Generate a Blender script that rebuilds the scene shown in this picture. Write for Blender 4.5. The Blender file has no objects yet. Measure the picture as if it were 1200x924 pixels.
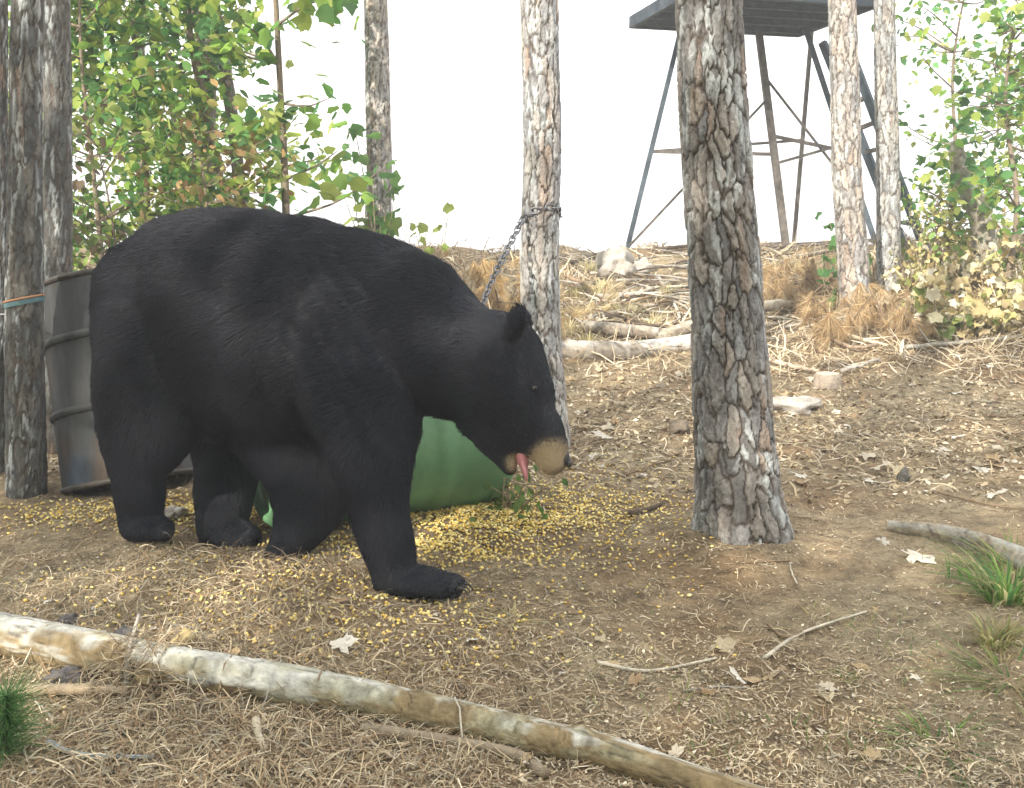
import bpy, bmesh, math, random
import numpy as np
from mathutils import Vector, Matrix, Euler
random.seed(7)
RNG = np.random.default_rng(7)
R = math.radians
scene = bpy.context.scene
COL = scene.collection

# ------------------------------------------------------------------ camera
F, CX, CY = 1152.0, 600.0, 462.0           # focal length and centre in photo pixels (1200 x 924)
CAMZ, PITCH = 1.0, math.atan(184 / 1152)
cam_d = bpy.data.cameras.new('camera')
cam = bpy.data.objects.new('camera', cam_d)
COL.objects.link(cam)
cam.location = (0, 0, CAMZ)
cam.rotation_euler = (math.pi / 2 - PITCH, 0, 0)
cam_d.sensor_width = 36
cam_d.lens = 36 * F / 1200
cam_d.clip_start = 0.05
cam_d.clip_end = 3000
scene.camera = cam

# ------------------------------------------------------------------ sky, sun, exposure
SUN_DIR = Vector((0.52, 0.80, -0.50)).normalized()      # the way the light travels
world = bpy.data.worlds.new('World')
scene.world = world
world.use_nodes = True
wn, wl = world.node_tree.nodes, world.node_tree.links
wn.clear()
w_out = wn.new('ShaderNodeOutputWorld')
w_bg = wn.new('ShaderNodeBackground')
w_sky = wn.new('ShaderNodeTexSky')
w_sky.sky_type = 'NISHITA'
w_sky.sun_disc = False
w_sky.sun_elevation = math.asin(-SUN_DIR.z)
w_sky.sun_rotation = math.atan2(-SUN_DIR.x, -SUN_DIR.y) % (2 * math.pi)
w_sky.dust_density = 4.0
w_mix = wn.new('ShaderNodeMix'); w_mix.data_type = 'RGBA'
w_mix.inputs[0].default_value = 0.9
w_mix.inputs[7].default_value = (10.0, 10.1, 10.2, 1)   # bright white haze veil
w_min = wn.new('ShaderNodeMix'); w_min.data_type = 'RGBA'; w_min.blend_type = 'DARKEN'
w_min.inputs[0].default_value = 1.0
w_min.inputs[7].default_value = (8.0, 8.0, 8.05, 1)
w_bg.inputs['Strength'].default_value = 0.1
wl.new(w_sky.outputs[0], w_mix.inputs[6])
wl.new(w_mix.outputs[2], w_min.inputs[6])
wl.new(w_min.outputs[2], w_bg.inputs['Color'])
wl.new(w_bg.outputs[0], w_out.inputs['Surface'])

sun_d = bpy.data.lights.new('sun', 'SUN')
sun_d.energy = 3.3
sun_d.angle = R(0.8)
sun_d.color = (1.0, 0.93, 0.82)
sun = bpy.data.objects.new('sun', sun_d)
COL.objects.link(sun)
sun.rotation_euler = SUN_DIR.to_track_quat('-Z', 'Y').to_euler()

scene.view_settings.view_transform = 'Standard'
scene.view_settings.look = 'None'
scene.view_settings.gamma = 1.0
scene.view_settings.exposure = 1.68
scene.view_settings.use_curve_mapping = False
scene.cycles.max_bounces = 6
scene.cycles.transparent_max_bounces = 6
scene.cycles.volume_bounces = 0

# ------------------------------------------------------------------ helpers: geometry of the view and terrain
_c, _s = math.cos(PITCH), math.sin(PITCH)

def ray(px, py):
    dx, dy = (px - CX) / F, (CY - py) / F
    return np.array([dx, _c + dy * _s, -_s + dy * _c])

def P(px, py, Y):
    """point at world distance Y seen at photo pixel (px, py)"""
    d = ray(px, py)
    return np.array([0, 0, CAMZ]) + d * (Y / d[1])

def px2m(Y):
    return Y / F

def hash2(i, j, seed):
    i = i.astype(np.int64); j = j.astype(np.int64)
    h = (i * 374761393 + j * 668265263 + seed * 144665) & 0xFFFFFFFF
    h = ((h ^ (h >> 13)) * 1274126177) & 0xFFFFFFFF
    h = (h ^ (h >> 16)) & 0xFFFFFFFF
    h = (h * 2246822519) & 0xFFFFFFFF
    h = (h ^ (h >> 15)) & 0xFFFFFFFF
    return h / 4294967295.0

def vnoise(x, y, seed=0):
    x = np.asarray(x, float); y = np.asarray(y, float)
    i, j = np.floor(x), np.floor(y)
    u, v = x - i, y - j
    u = u * u * (3 - 2 * u); v = v * v * (3 - 2 * v)
    a, b = hash2(i, j, seed), hash2(i + 1, j, seed)
    c, d = hash2(i, j + 1, seed), hash2(i + 1, j + 1, seed)
    return (a * (1 - u) + b * u) * (1 - v) + (c * (1 - u) + d * u) * v - 0.5

def fbm(x, y, seed=0, octaves=4):
    r, amp = 0, 1.0
    for o in range(octaves):
        r = r + amp * vnoise(np.asarray(x) * 2 ** o, np.asarray(y) * 2 ** o, seed + o * 17)
        amp *= 0.5
    return r

def worley(u, v, seed, periodic_u=None):
    iu, iv = np.floor(u), np.floor(v)
    F1 = np.full(u.shape, 9.0); F2 = np.full(u.shape, 9.0); ID = np.zeros(u.shape)
    for a in (-1, 0, 1):
        for b in (-1, 0, 1):
            ci, cj = iu + a, iv + b
            hi = np.mod(ci, periodic_u) if periodic_u else ci
            fx = ci + 0.5 + 0.85 * (hash2(hi, cj, seed) - 0.5)
            fy = cj + 0.5 + 0.85 * (hash2(hi, cj, seed + 5) - 0.5)
            d = np.hypot(u - fx, v - fy)
            closer = d < F1
            F2 = np.where(closer, F1, np.minimum(F2, d))
            ID = np.where(closer, hash2(hi, cj, seed + 9), ID)
            F1 = np.where(closer, d, F1)
    return F1, F2, ID

_ty = np.arange(-20, 620, 0.05)
_tz = np.interp(_ty, [-20, 0, 5, 6, 7, 8, 9, 10, 10.7, 11.5, 13, 20, 40, 100, 620],
                [0.1, 0, 0, .045, .163, .34, .565, .80, .87, .80, .45, -1.2, -5, -9, -13])
_tz = np.convolve(np.pad(_tz, 8, mode='edge'), np.ones(17) / 17, mode='valid')

def bump(x, y, cx, cy, sx, sy, a):
    return a * np.exp(-((x - cx) / sx) ** 2 - ((y - cy) / sy) ** 2)

def H(x, y):
    x = np.asarray(x, float); y = np.asarray(y, float)
    z = np.interp(y, _ty, _tz)
    near = np.clip((14 - np.abs(y - 5)) / 6, 0, 1) * np.clip((12 - np.abs(x)) / 4, 0, 1)
    z = z + near * (0.075 * vnoise(x / 0.8, y / 0.8, 3) + 0.032 * vnoise(x / 0.24, y / 0.24, 4)
                    + 0.018 * vnoise(x / 0.09, y / 0.09, 5) + 0.013 * vnoise(x / 0.04, y / 0.04, 6))
    z = z + near * np.clip((y - 6.5) / 2, 0, 1) * 0.16 * vnoise(x / 0.5, y / 0.4, 8)
    z = z + 0.05 * np.clip(x - 2, 0, 3) * np.clip((y - 6) / 2, 0, 1)
    z = z + bump(x, y, -1.15, 2.72, .55, .22, .055) + bump(x, y, -.95, 3.3, .22, .2, -.06)
    z = z + bump(x, y, .74, 3.2, .26, .24, .05) + bump(x, y, -.27, 2.64, .2, .14, .018) + bump(x, y, -1.16, 3.06, .12, .1, .042) + bump(x, y, -.74, 2.97, .1, .1, -.03)
    return z

def Hs(x, y):
    return float(H(np.array([x]), np.array([y]))[0])

def G(px, py):
    """terrain point seen at photo pixel"""
    d = ray(px, py)
    Ys = np.arange(1.0, 14, .01)
    p = np.array([0, 0, CAMZ]) + d[None] * (Ys / d[1])[:, None]
    hit = np.nonzero(p[:, 2] <= H(p[:, 0], p[:, 1]))[0]
    return p[hit[0]] if len(hit) else p[-1]

# ------------------------------------------------------------------ helpers: meshes
def mesh_np(name, V, faces, vcol=None, smooth=False):
    V = np.asarray(V, np.float32)
    me = bpy.data.meshes.new(name)
    if isinstance(faces, np.ndarray):
        k = faces.shape[1]
        me.vertices.add(len(V)); me.vertices.foreach_set('co', V.ravel())
        me.loops.add(faces.size); me.loops.foreach_set('vertex_index', faces.astype(np.int32).ravel())
        me.polygons.add(len(faces))
        me.polygons.foreach_set('loop_start', np.arange(0, faces.size, k, dtype=np.int32))
        me.update(calc_edges=True)
        me.validate()
    else:
        me.from_pydata([tuple(map(float, v)) for v in V], [], [tuple(map(int, f)) for f in faces])
        me.update()
    if vcol is not None:
        a = me.color_attributes.new('tint', 'FLOAT_COLOR', 'POINT')
        c = np.ones((len(V), 4), np.float32); c[:, :3] = vcol
        a.data.foreach_set('color', c.ravel())
    if smooth:
        me.polygons.foreach_set('use_smooth', np.ones(len(me.polygons), bool))
    return me

def add(name, me, mat, parent=None, loc=None):
    o = bpy.data.objects.new(name, me)
    COL.objects.link(o)
    if mat is not None and not me.materials:
        for m in (mat if isinstance(mat, (list, tuple)) else [mat]):
            me.materials.append(m)
    if parent is not None:
        o.parent = parent
        if loc is None:
            o.matrix_parent_inverse = Matrix.Translation(parent.location).inverted() if parent.rotation_euler.to_matrix().is_identity else parent_inv(parent)
    if loc is not None:
        o.location = loc
    return o

def parent_inv(p):
    return (Matrix.Translation(p.location) @ p.rotation_euler.to_matrix().to_4x4()).inverted()

def tag(o, label, cat, group=None):
    o['label'] = label; o['category'] = cat
    if group: o['group'] = group
    return o

def thing(name, label, cat, loc=(0, 0, 0), group=None):
    o = bpy.data.objects.new(name, None)
    COL.objects.link(o)
    o.location = tuple(map(float, loc))
    o.empty_display_size = 0.1
    return tag(o, label, cat, group)

def kind(o, k, label=None):
    o['kind'] = k
    if label: o['label'] = label
    return o

class MB:
    def __init__(s): s.v = []; s.f = []; s.c = []
    def put(s, V, Fs, col=None):
        o = sum(len(a) for a in s.v)
        V = np.asarray(V, float); s.v.append(V)
        s.f += [tuple(int(i) + o for i in f) for f in Fs]
        s.c.append(np.tile(np.ones(3) if col is None else np.asarray(col, float), (len(V), 1)) if col is None or np.ndim(col) == 1 else col)
    def tube(s, pts, rad, sides=8, col=None, cap=True, rough=0.0):
        V, Fs = tube(pts, rad, sides, cap, rough); s.put(V, Fs, col)
    def bar(s, a, b, w, h, col=None):
        V, Fs = bar(a, b, w, h); s.put(V, Fs, col)
    def mesh(s, name, smooth=False):
        return mesh_np(name, np.concatenate(s.v), s.f, np.concatenate(s.c), smooth)

def frames(pts):
    pts = np.asarray(pts, float)
    t = np.gradient(pts, axis=0)
    t /= np.linalg.norm(t, axis=1)[:, None] + 1e-9
    ref = np.array([0, 0, 1.0]) if abs(t[0][2]) < 0.9 else np.array([1.0, 0, 0])
    n = ref - t[0] * ref.dot(t[0]); n /= np.linalg.norm(n)
    N, B = [], []
    for k in range(len(pts)):
        n = n - t[k] * n.dot(t[k]); n /= np.linalg.norm(n) + 1e-9
        N.append(n); B.append(np.cross(t[k], n))
    return pts, t, np.array(N), np.array(B)

def tube(pts, rad, sides=8, cap=True, rough=0.0):
    pts, t, N, B = frames(pts)
    n = len(pts)
    rad = np.broadcast_to(np.asarray(rad, float), (n,)) if np.ndim(rad) < 2 else rad
    ang = np.linspace(0, 2 * math.pi, sides, endpoint=False)
    rr = rad[:, None] * (1 + rough * (RNG.random((n, sides)) - .5)) if np.ndim(rad) == 1 else rad
    V = pts[:, None, :] + rr[:, :, None] * (np.cos(ang)[None, :, None] * N[:, None, :] + np.sin(ang)[None, :, None] * B[:, None, :])
    V = V.reshape(-1, 3)
    Fs = []
    for i in range(n - 1):
        for j in range(sides):
            k = (j + 1) % sides
            Fs.append((i * sides + j, i * sides + k, (i + 1) * sides + k, (i + 1) * sides + j))
    if cap:
        Fs.append(tuple(range(sides - 1, -1, -1)))
        Fs.append(tuple((n - 1) * sides + j for j in range(sides)))
    return V, Fs

def bar(a, b, w, h):
    a, b = np.asarray(a, float), np.asarray(b, float)
    t = b - a; t /= np.linalg.norm(t)
    up = np.array([0, 0, 1.0]) if abs(t[2]) < 0.95 else np.array([0, 1.0, 0])
    sx = np.cross(t, up); sx /= np.linalg.norm(sx)
    u = np.cross(sx, t)
    V = [p + sx * w / 2 * i + u * h / 2 * j for p in (a, b) for i, j in ((-1, -1), (1, -1), (1, 1), (-1, 1))]
    return np.array(V), [(3, 2, 1, 0), (4, 5, 6, 7), (0, 1, 5, 4), (1, 2, 6, 5), (2, 3, 7, 6), (3, 0, 4, 7)]

def spline(pts, n):
    pts = np.asarray(pts, float)
    k = len(pts)
    if k < 3:
        return np.array([pts[0] + (pts[-1] - pts[0]) * t for t in np.linspace(0, 1, n)])
    ext = np.vstack([2 * pts[0] - pts[1], pts, 2 * pts[-1] - pts[-2]])
    out = []
    for u in np.linspace(0, k - 1 - 1e-9, n):
        i = int(u); t = u - i
        p0, p1, p2, p3 = ext[i], ext[i + 1], ext[i + 2], ext[i + 3]
        out.append(0.5 * (2 * p1 + (p2 - p0) * t + (2 * p0 - 5 * p1 + 4 * p2 - p3) * t * t + (3 * p1 - p0 - 3 * p2 + p3) * t ** 3))
    return np.array(out)

def rotmats(yaw, pitch, roll):
    cy, sy, cp, sp, cr, sr = np.cos(yaw), np.sin(yaw), np.cos(pitch), np.sin(pitch), np.cos(roll), np.sin(roll)
    M = np.empty((len(yaw), 3, 3))
    M[:, 0, 0] = cy * cp; M[:, 0, 1] = cy * sp * sr - sy * cr; M[:, 0, 2] = cy * sp * cr + sy * sr
    M[:, 1, 0] = sy * cp; M[:, 1, 1] = sy * sp * sr + cy * cr; M[:, 1, 2] = sy * sp * cr - cy * sr
    M[:, 2, 0] = -sp;     M[:, 2, 1] = cp * sr;                M[:, 2, 2] = cp * cr
    return M

def scatter(tv, tf, pos, M, scale, cols):
    """copies of one template (tv, tf) joined; arrays for position, rotation, scale (n,3), colour (n,3)"""
    tv = np.asarray(tv, float); tf = np.asarray(tf, int)
    n, k = len(pos), len(tv)
    V = np.einsum('nij,nkj->nki', M, tv[None] * scale[:, None, :]) + pos[:, None, :]
    Fs = (tf[None] + (np.arange(n) * k)[:, None, None]).reshape(-1, tf.shape[1])
    return V.reshape(-1, 3), Fs, np.repeat(cols, k, axis=0)

# ------------------------------------------------------------------ helpers: materials
def node_mat(name):
    m = bpy.data.materials.new(name); m.use_nodes = True
    nt = m.node_tree
    return m, nt, nt.nodes['Principled BSDF'], nt.nodes['Material Output']

def mat(name, cols, scale=8.0, rough=0.85, bump_s=0.3, bump_scale=40.0, stretch=(1, 1, 1), tint=False, spec=0.3, metal=0.0, detail=6, pos=None, translucent=0.0, island=0.0):
    """cols: colours for a ramp over a noise; tint multiplies by the mesh's colour attribute"""
    m, nt, bs, out = node_mat(name)
    N, L = nt.nodes, nt.links
    tc = N.new('ShaderNodeTexCoord'); mp = N.new('ShaderNodeMapping')
    mp.inputs['Scale'].default_value = stretch
    L.new(tc.outputs['Object'], mp.inputs[0])
    nz = N.new('ShaderNodeTexNoise'); nz.inputs['Scale'].default_value = scale; nz.inputs['Detail'].default_value = detail
    nz.inputs['Roughness'].default_value = 0.65
    L.new(mp.outputs[0], nz.inputs['Vector'])
    rp = N.new('ShaderNodeValToRGB')
    els = rp.color_ramp.elements
    ps = pos or list(np.linspace(0.3, 0.7, len(cols)))
    while len(els) < len(cols): els.new(0.5)
    for e, c, p in zip(els, cols, ps): e.position = p; e.color = (*c, 1)
    L.new(nz.outputs[0], rp.inputs[0])
    colour = rp.outputs[0]
    if tint:
        at = N.new('ShaderNodeAttribute'); at.attribute_name = 'tint'
        mx = N.new('ShaderNodeMix'); mx.data_type = 'RGBA'; mx.blend_type = 'MULTIPLY'; mx.inputs[0].default_value = 1
        L.new(colour, mx.inputs[6]); L.new(at.outputs[0], mx.inputs[7]); colour = mx.outputs[2]
    if island:
        ge = N.new('ShaderNodeNewGeometry'); hs = N.new('ShaderNodeHueSaturation')
        ma = N.new('ShaderNodeMapRange'); ma.inputs[3].default_value = 1 - island; ma.inputs[4].default_value = 1 + island
        L.new(ge.outputs['Random Per Island'], ma.inputs[0]); L.new(ma.outputs[0], hs.inputs['Value'])
        L.new(colour, hs.inputs['Color']); colour = hs.outputs[0]
    L.new(colour, bs.inputs['Base Color'])
    bs.inputs['Roughness'].default_value = rough
    bs.inputs['Metallic'].default_value = metal
    bs.inputs['Specular IOR Level'].default_value = spec
    if bump_s:
        n2 = N.new('ShaderNodeTexNoise'); n2.inputs['Scale'].default_value = bump_scale; n2.inputs['Detail'].default_value = 5
        L.new(mp.outputs[0], n2.inputs['Vector'])
        bp = N.new('ShaderNodeBump'); bp.inputs['Strength'].default_value = bump_s; bp.inputs['Distance'].default_value = 0.02
        L.new(n2.outputs[0], bp.inputs['Height']); L.new(bp.outputs[0], bs.inputs['Normal'])
    if translucent:
        tr = N.new('ShaderNodeBsdfTranslucent'); L.new(colour, tr.inputs[0])
        ms = N.new('ShaderNodeMixShader'); ms.inputs[0].default_value = translucent
        L.new(bs.outputs[0], ms.inputs[1]); L.new(tr.outputs[0], ms.inputs[2]); L.new(ms.outputs[0], out.inputs[0])
    return m

M_bark = mat('pine_bark', [(.66, .65, .64), (1, 1, 1), (1.22, 1.21, 1.2)], 40, .95, .6, 140, (1, 1, .5), tint=True, spec=.15)
M_leaf = mat('green_leaf', [(.8, .85, .7), (1.1, 1.1, 1.0)], 4, .55, 0, tint=True, translucent=.6, island=.3)
M_dry = mat('dry_leaf', [(.75, .72, .66), (1.1, 1.1, 1.05)], 30, .8, 0, tint=True, translucent=.2, island=.25)
M_twig = mat('twig_bark', [(.6, .58, .55), (1, 1, 1), (1.3, 1.28, 1.22)], 30, .9, .4, 90, (1, 1, 1), tint=True, spec=.15)
M_litter = mat('litter', [(.8, .8, .8), (1.15, 1.15, 1.15)], 20, .9, 0, tint=True, spec=.15, island=.2)
M_corn = mat('corn', [(.70, .50, .11), (.84, .66, .20), (.88, .77, .40)], 60, .55, 0, tint=True, spec=.35, island=.25)

def ground_mat():
    m, nt, bs, out = node_mat('dirt')
    N, L = nt.nodes, nt.links
    tc = N.new('ShaderNodeTexCoord')
    def noise(s, d=8, r=.65):
        n = N.new('ShaderNodeTexNoise'); n.inputs['Scale'].default_value = s; n.inputs['Detail'].default_value = d
        n.inputs['Roughness'].default_value = r
        L.new(tc.outputs['Object'], n.inputs['Vector']); return n
    a, b, c = noise(1.3, 4), noise(14, 10, .75), noise(70, 6)
    r1 = N.new('ShaderNodeValToRGB'); e = r1.color_ramp.elements
    e[0].position = .38; e[0].color = (.35, .245, .145, 1); e[1].position = .60; e[1].color = (.46, .375, .25, 1)
    L.new(a.outputs[0], r1.inputs[0])
    r2 = N.new('ShaderNodeValToRGB'); e = r2.color_ramp.elements
    e[0].position = .33; e[0].color = (.42, .41, .40, 1); e[1].position = .68; e[1].color = (1.45, 1.42, 1.36, 1)
    L.new(b.outputs[0], r2.inputs[0])
    mx = N.new('ShaderNodeMix'); mx.data_type = 'RGBA'; mx.blend_type = 'MULTIPLY'; mx.inputs[0].default_value = 1
    L.new(r1.outputs[0], mx.inputs[6]); L.new(r2.outputs[0], mx.inputs[7])
    L.new(mx.outputs[2], bs.inputs['Base Color'])
    bs.inputs['Roughness'].default_value = .95; bs.inputs['Specular IOR Level'].default_value = .15
    ad = N.new('ShaderNodeMath'); ad.operation = 'ADD'
    L.new(b.outputs[0], ad.inputs[0]); L.new(c.outputs[0], ad.inputs[1])
    bp = N.new('ShaderNodeBump'); bp.inputs['Strength'].default_value = 1.0; bp.inputs['Distance'].default_value = .035
    L.new(ad.outputs[0], bp.inputs['Height']); L.new(bp.outputs[0], bs.inputs['Normal'])
    return m

# ------------------------------------------------------------------ terrain
def build_ground():
    xs = np.concatenate([[-150, -100, -60, -30, -18, -12, -9, -7.5], np.arange(-6.5, 6.51, .032), [7.5, 9, 12, 18, 30, 60, 100, 150]])
    ys = [1.0]
    while ys[-1] < 11: ys.append(ys[-1] + max(.012, .0065 * ys[-1]))
    ys = np.concatenate([[-100, -70, -40, -20, -10, -6, -3, -1, 0, .5, .8], ys, [11.3, 12, 13, 15, 18, 23, 30, 40, 60, 100, 150, 200]])
    X, Y = np.meshgrid(xs, ys)
    V = np.stack([X, Y, H(X, Y)], -1).reshape(-1, 3)
    nx, ny = len(xs), len(ys)
    i = (np.arange(ny - 1)[:, None] * nx + np.arange(nx - 1)[None]).ravel()
    Fs = np.stack([i, i + 1, i + nx + 1, i + nx], 1)
    o = add('ground', mesh_np('ground', V, Fs, smooth=True), ground_mat())
    kind(o, 'structure')
build_ground()

# ------------------------------------------------------------------ pine trunks
def pine_crown_mesh():
    rng = np.random.default_rng(31)
    n = 420
    ctr = rng.normal(0, 1, (n, 3)) * [.75, .75, 1.1]
    tv = []; tf = []
    for k in range(14):
        a, b = rng.random() * 6.28, rng.random() * 1.6 - .3
        d = np.array([math.cos(a) * math.cos(b), math.sin(a) * math.cos(b), math.sin(b)]) * .2
        w = np.cross(d, [0, 0, 1]); w = w / (np.linalg.norm(w) + 1e-6) * .006
        o = len(tv); tv += [-w, w, d]; tf.append((o, o + 1, o + 2))
    M = rotmats(rng.random(n) * 6.28, rng.normal(0, .5, n), rng.normal(0, .5, n))
    cols = np.array([.06, .11, .035]) * (0.7 + .6 * rng.random((n, 1)))
    V, Fs, C = scatter(tv, tf, ctr, M, np.ones((n, 3)) * (0.8 + .6 * rng.random((n, 1))), cols)
    return mesh_np('pine_crown', V, Fs, C)
CROWN = pine_crown_mesh()
CROWN.materials.append(M_leaf)

def pine(name, label, line, Y, nu, nz, seed, cell=.042, tone=(.30, .265, .235), lean_dy=0.0, top=7.0, deep=.011, group='pine trunks of the clearing', crown=True, flare=.0):
    """line: (px, py, width_px) from the base up; the base stands on the terrain"""
    pts = [P(a, b, Y + lean_dy * i) for i, (a, b, w) in enumerate(line)]
    rad = [w / 2 * px2m(Y) for a, b, w in line]
    d = (pts[-1] - pts[-2]); d = d / d[2]
    if pts[-1][2] < top:
        e = pts[-1] + d * (top - pts[-1][2]); pts.append(e); rad.append(rad[-1] * .8)
    base = pts[0].copy()
    gz = Hs(base[0], base[1])
    d0 = (pts[1] - pts[0]); d0 = d0 / d0[2]
    low = pts[0] + d0 * (gz - .15 - pts[0][2]); pts.insert(0, low); rad.insert(0, rad[0] * 1.02)
    z = np.array([p[2] for p in pts]); o = np.argsort(z)
    pts = np.array(pts)[o]; rad = np.array(rad)[o]; z = z[o]
    # rings dense in the part in view
    zv = np.concatenate([np.linspace(z[0], min(3.0, z[-1] - .3), int(nz * .88)), np.linspace(min(3.0, z[-1] - .3), z[-1], int(nz * .12) + 2)[1:]])
    px = np.interp(zv, z, pts[:, 0]); py = np.interp(zv, z, pts[:, 1]); rr = np.interp(zv, z, rad)
    wob = .012 * rad[0] / .1
    px = px + wob * vnoise(zv * 1.3, zv * 0, seed) * 2; py = py + wob * vnoise(zv * 1.3, zv * 0 + 5, seed)
    ang = np.linspace(0, 2 * math.pi, nu, endpoint=False)
    A, Z = np.meshgrid(ang, zv)
    RR = np.repeat(rr[:, None], nu, 1)
    RR = RR * (1 + flare * np.exp(-np.clip(Z - gz, 0, 9) / .12) * (1 + .5 * np.sin(A * 5 + seed)))
    ncell = max(5, round(2 * math.pi * rad[0] / cell))
    U = A / (2 * math.pi) * ncell
    Vv = Z / (cell * 2.5)
    cosA, sinA = np.cos(A), np.sin(A)
    wu = .55 * vnoise(cosA * 2.6 + 9, Z * 9 + sinA * 2.6, seed) + .22 * vnoise(cosA * 11, Z * 60 + sinA * 11, seed + 1)
    wv = .9 * vnoise(cosA * 3 + 3, Z * 9 + sinA * 3 + 40, seed + 2) + .3 * vnoise(cosA * 13 + 3, Z * 50 + sinA * 13, seed + 21)
    F1, F2, ID = worley(U + wu, Vv + wv, seed, ncell)
    F1b, F2b, IDb = worley((U + wu) * 2 + .35 * ID, (Vv + wv) * 2.4 + 11 + ID, seed + 3, ncell * 2)
    ss = lambda a, b, x: np.clip((x - a) / (b - a), 0, 1) ** 2 * (3 - 2 * np.clip((x - a) / (b - a), 0, 1))
    e = ss(.02, .17, F2 - F1); e2 = ss(.0, .09, F2b - F1b)
    flake = np.floor(3 * IDb) / 2                       # thin scales lifted in steps
    fine = vnoise(cosA * 14, Z * 60 + sinA * 14, seed + 4)
    h = deep * (e * (.55 + .45 * ID) + .30 * e * flake * e2 + .10 * fine)
    RRd = RR - deep * .8 + h
    X = px[:, None] + RRd * cosA; Yy = py[:, None] + RRd * sinA
    V = np.stack([X, Yy, Z], -1).reshape(-1, 3)
    t = np.array(tone)
    lich = np.clip(vnoise(cosA * 3, Z * 6 + sinA * 3, seed + 8) * 3 + .15, 0, 1) * (IDb > .45)
    hue = np.stack([1 + .10 * (ID - .5), np.ones_like(ID), 1 - .14 * (ID - .5)], -1)
    plate = t * hue * (.62 + .42 * ID + .32 * flake + .30 * fine)[..., None]
    plate = plate * (1 - .6 * lich[..., None]) + .6 * lich[..., None] * np.array([.44, .47, .47]) * (.65 + .6 * flake + .3 * fine)[..., None]
    rust = np.clip(vnoise(cosA * 3, Z * 5 + sinA * 3, seed + 12) * 3 - .55, 0, 1)[..., None] * (ID > .55)[..., None]
    plate = plate * (1 - .5 * rust) + .5 * rust * np.array([.30, .17, .10])
    inner = np.array([.10, .08, .066])
    k = (e * (.55 + .45 * e2))[..., None]
    C = (inner * (1 - k) + plate * k).reshape(-1, 3)
    n = len(zv)
    i0 = (np.arange(n - 1)[:, None] * nu + np.arange(nu)[None])
    i1 = (np.arange(n - 1)[:, None] * nu + (np.arange(nu)[None] + 1) % nu)
    Fs = np.stack([i0, i1, i1 + nu, i0 + nu], -1).reshape(-1, 4)
    root = thing(name, label, 'tree', (px[0], py[0], gz), group)
    add('trunk', mesh_np('trunk', V, Fs, C, smooth=True), M_bark, root)
    if crown:
        top_p = Vector((px[-1], py[-1], zv[-1]))
        c = bpy.data.objects.new('crown', CROWN); COL.objects.link(c); c.parent = root
        c.location = top_p - root.location + Vector((0, 0, .4)); c.rotation_euler = (0, 0, seed)
    return root, (px, py, zv, rr)

T_H = pine('pine_tree', 'thick flaky-barked pine trunk standing alone in the open dirt of the clearing',
     [(872, 632, 100), (858, 500, 92), (848, 380, 84), (838, 200, 78), (829, 0, 72)], 3.22, 190, 620, 11, .046, (.235, .22, .205), top=8, deep=.014, flare=.16)
T_G = pine('pine_tree', 'pale pine trunk directly behind the bear\'s head with a chain tied to it',
     [(645, 522, 50), (637, 400, 46), (634, 250, 44), (630, 0, 42)], 4.72, 110, 420, 23, .046, (.36, .35, .34), top=8, deep=.010)
T_A = pine('pine_tree', 'dark pine trunk with a teal band, standing against the rusty steel drum',
     [(30, 578, 46), (31, 400, 42), (33, 200, 36), (34, 0, 33)], 3.72, 100, 360, 37, .042, (.115, .115, .108), top=7.5, deep=.007)
T_B = pine('pine_tree', 'grey pine trunk rising just behind the steel drum',
     [(68, 470, 34), (67, 300, 31), (66, 150, 30), (66, 0, 29)], 4.7, 80, 300, 41, .042, (.125, .125, .117), top=7.5, deep=.007)
pine('pine_tree', 'dark thin pine trunk past the banded trunk, with a wire stretched to it',
     [(0, 545, 20), (1, 300, 17), (1, 0, 15)], 4.1, 60, 240, 43, .03, (.10, .10, .095), top=7, deep=.006)
pine('pine_tree', 'sunlit pine trunk wrapped by broad green vine leaves beyond the bear\'s back',
     [(443, 330, 31), (443, 200, 29), (441, 0, 26)], 8.6, 70, 260, 47, .05, (.36, .335, .31), top=9, deep=.011)
pine('pine_tree', 'pine trunk half hidden by saplings behind the bear\'s rump',
     [(238, 330, 28), (240, 150, 25), (243, 0, 23)], 8.0, 60, 220, 53, .05, (.25, .21, .17), top=8, deep=.011)
pine('pine_tree', 'slim distant pine trunk showing between the bushy saplings',
     [(168, 330, 12), (165, 150, 11), (163, 0, 10)], 9.3, 40, 160, 67, .05, (.22, .19, .16), top=8, deep=.008)
pine('pine_tree', 'slim leaning pine trunk crossing the leaves beside the half-hidden pine',
     [(292, 330, 15), (275, 150, 14), (250, 0, 13)], 7.6, 40, 160, 69, .05, (.20, .17, .145), top=7, deep=.008)
pine('pine_tree', 'pinkish pine trunk in front of the tower ladder with ivy at its foot',
     [(1000, 350, 35), (994, 200, 33), (986, 0, 30)], 8.0, 90, 300, 59, .06, (.35, .325, .30), top=9, deep=.011)
pine('pine_tree', 'slim grey pine trunk in front of the lower ladder rungs',
     [(1041, 330, 27), (1039, 150, 25), (1036, 0, 22)], 8.6, 80, 280, 61, .06, (.34, .335, .32), top=9, deep=.010)

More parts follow.
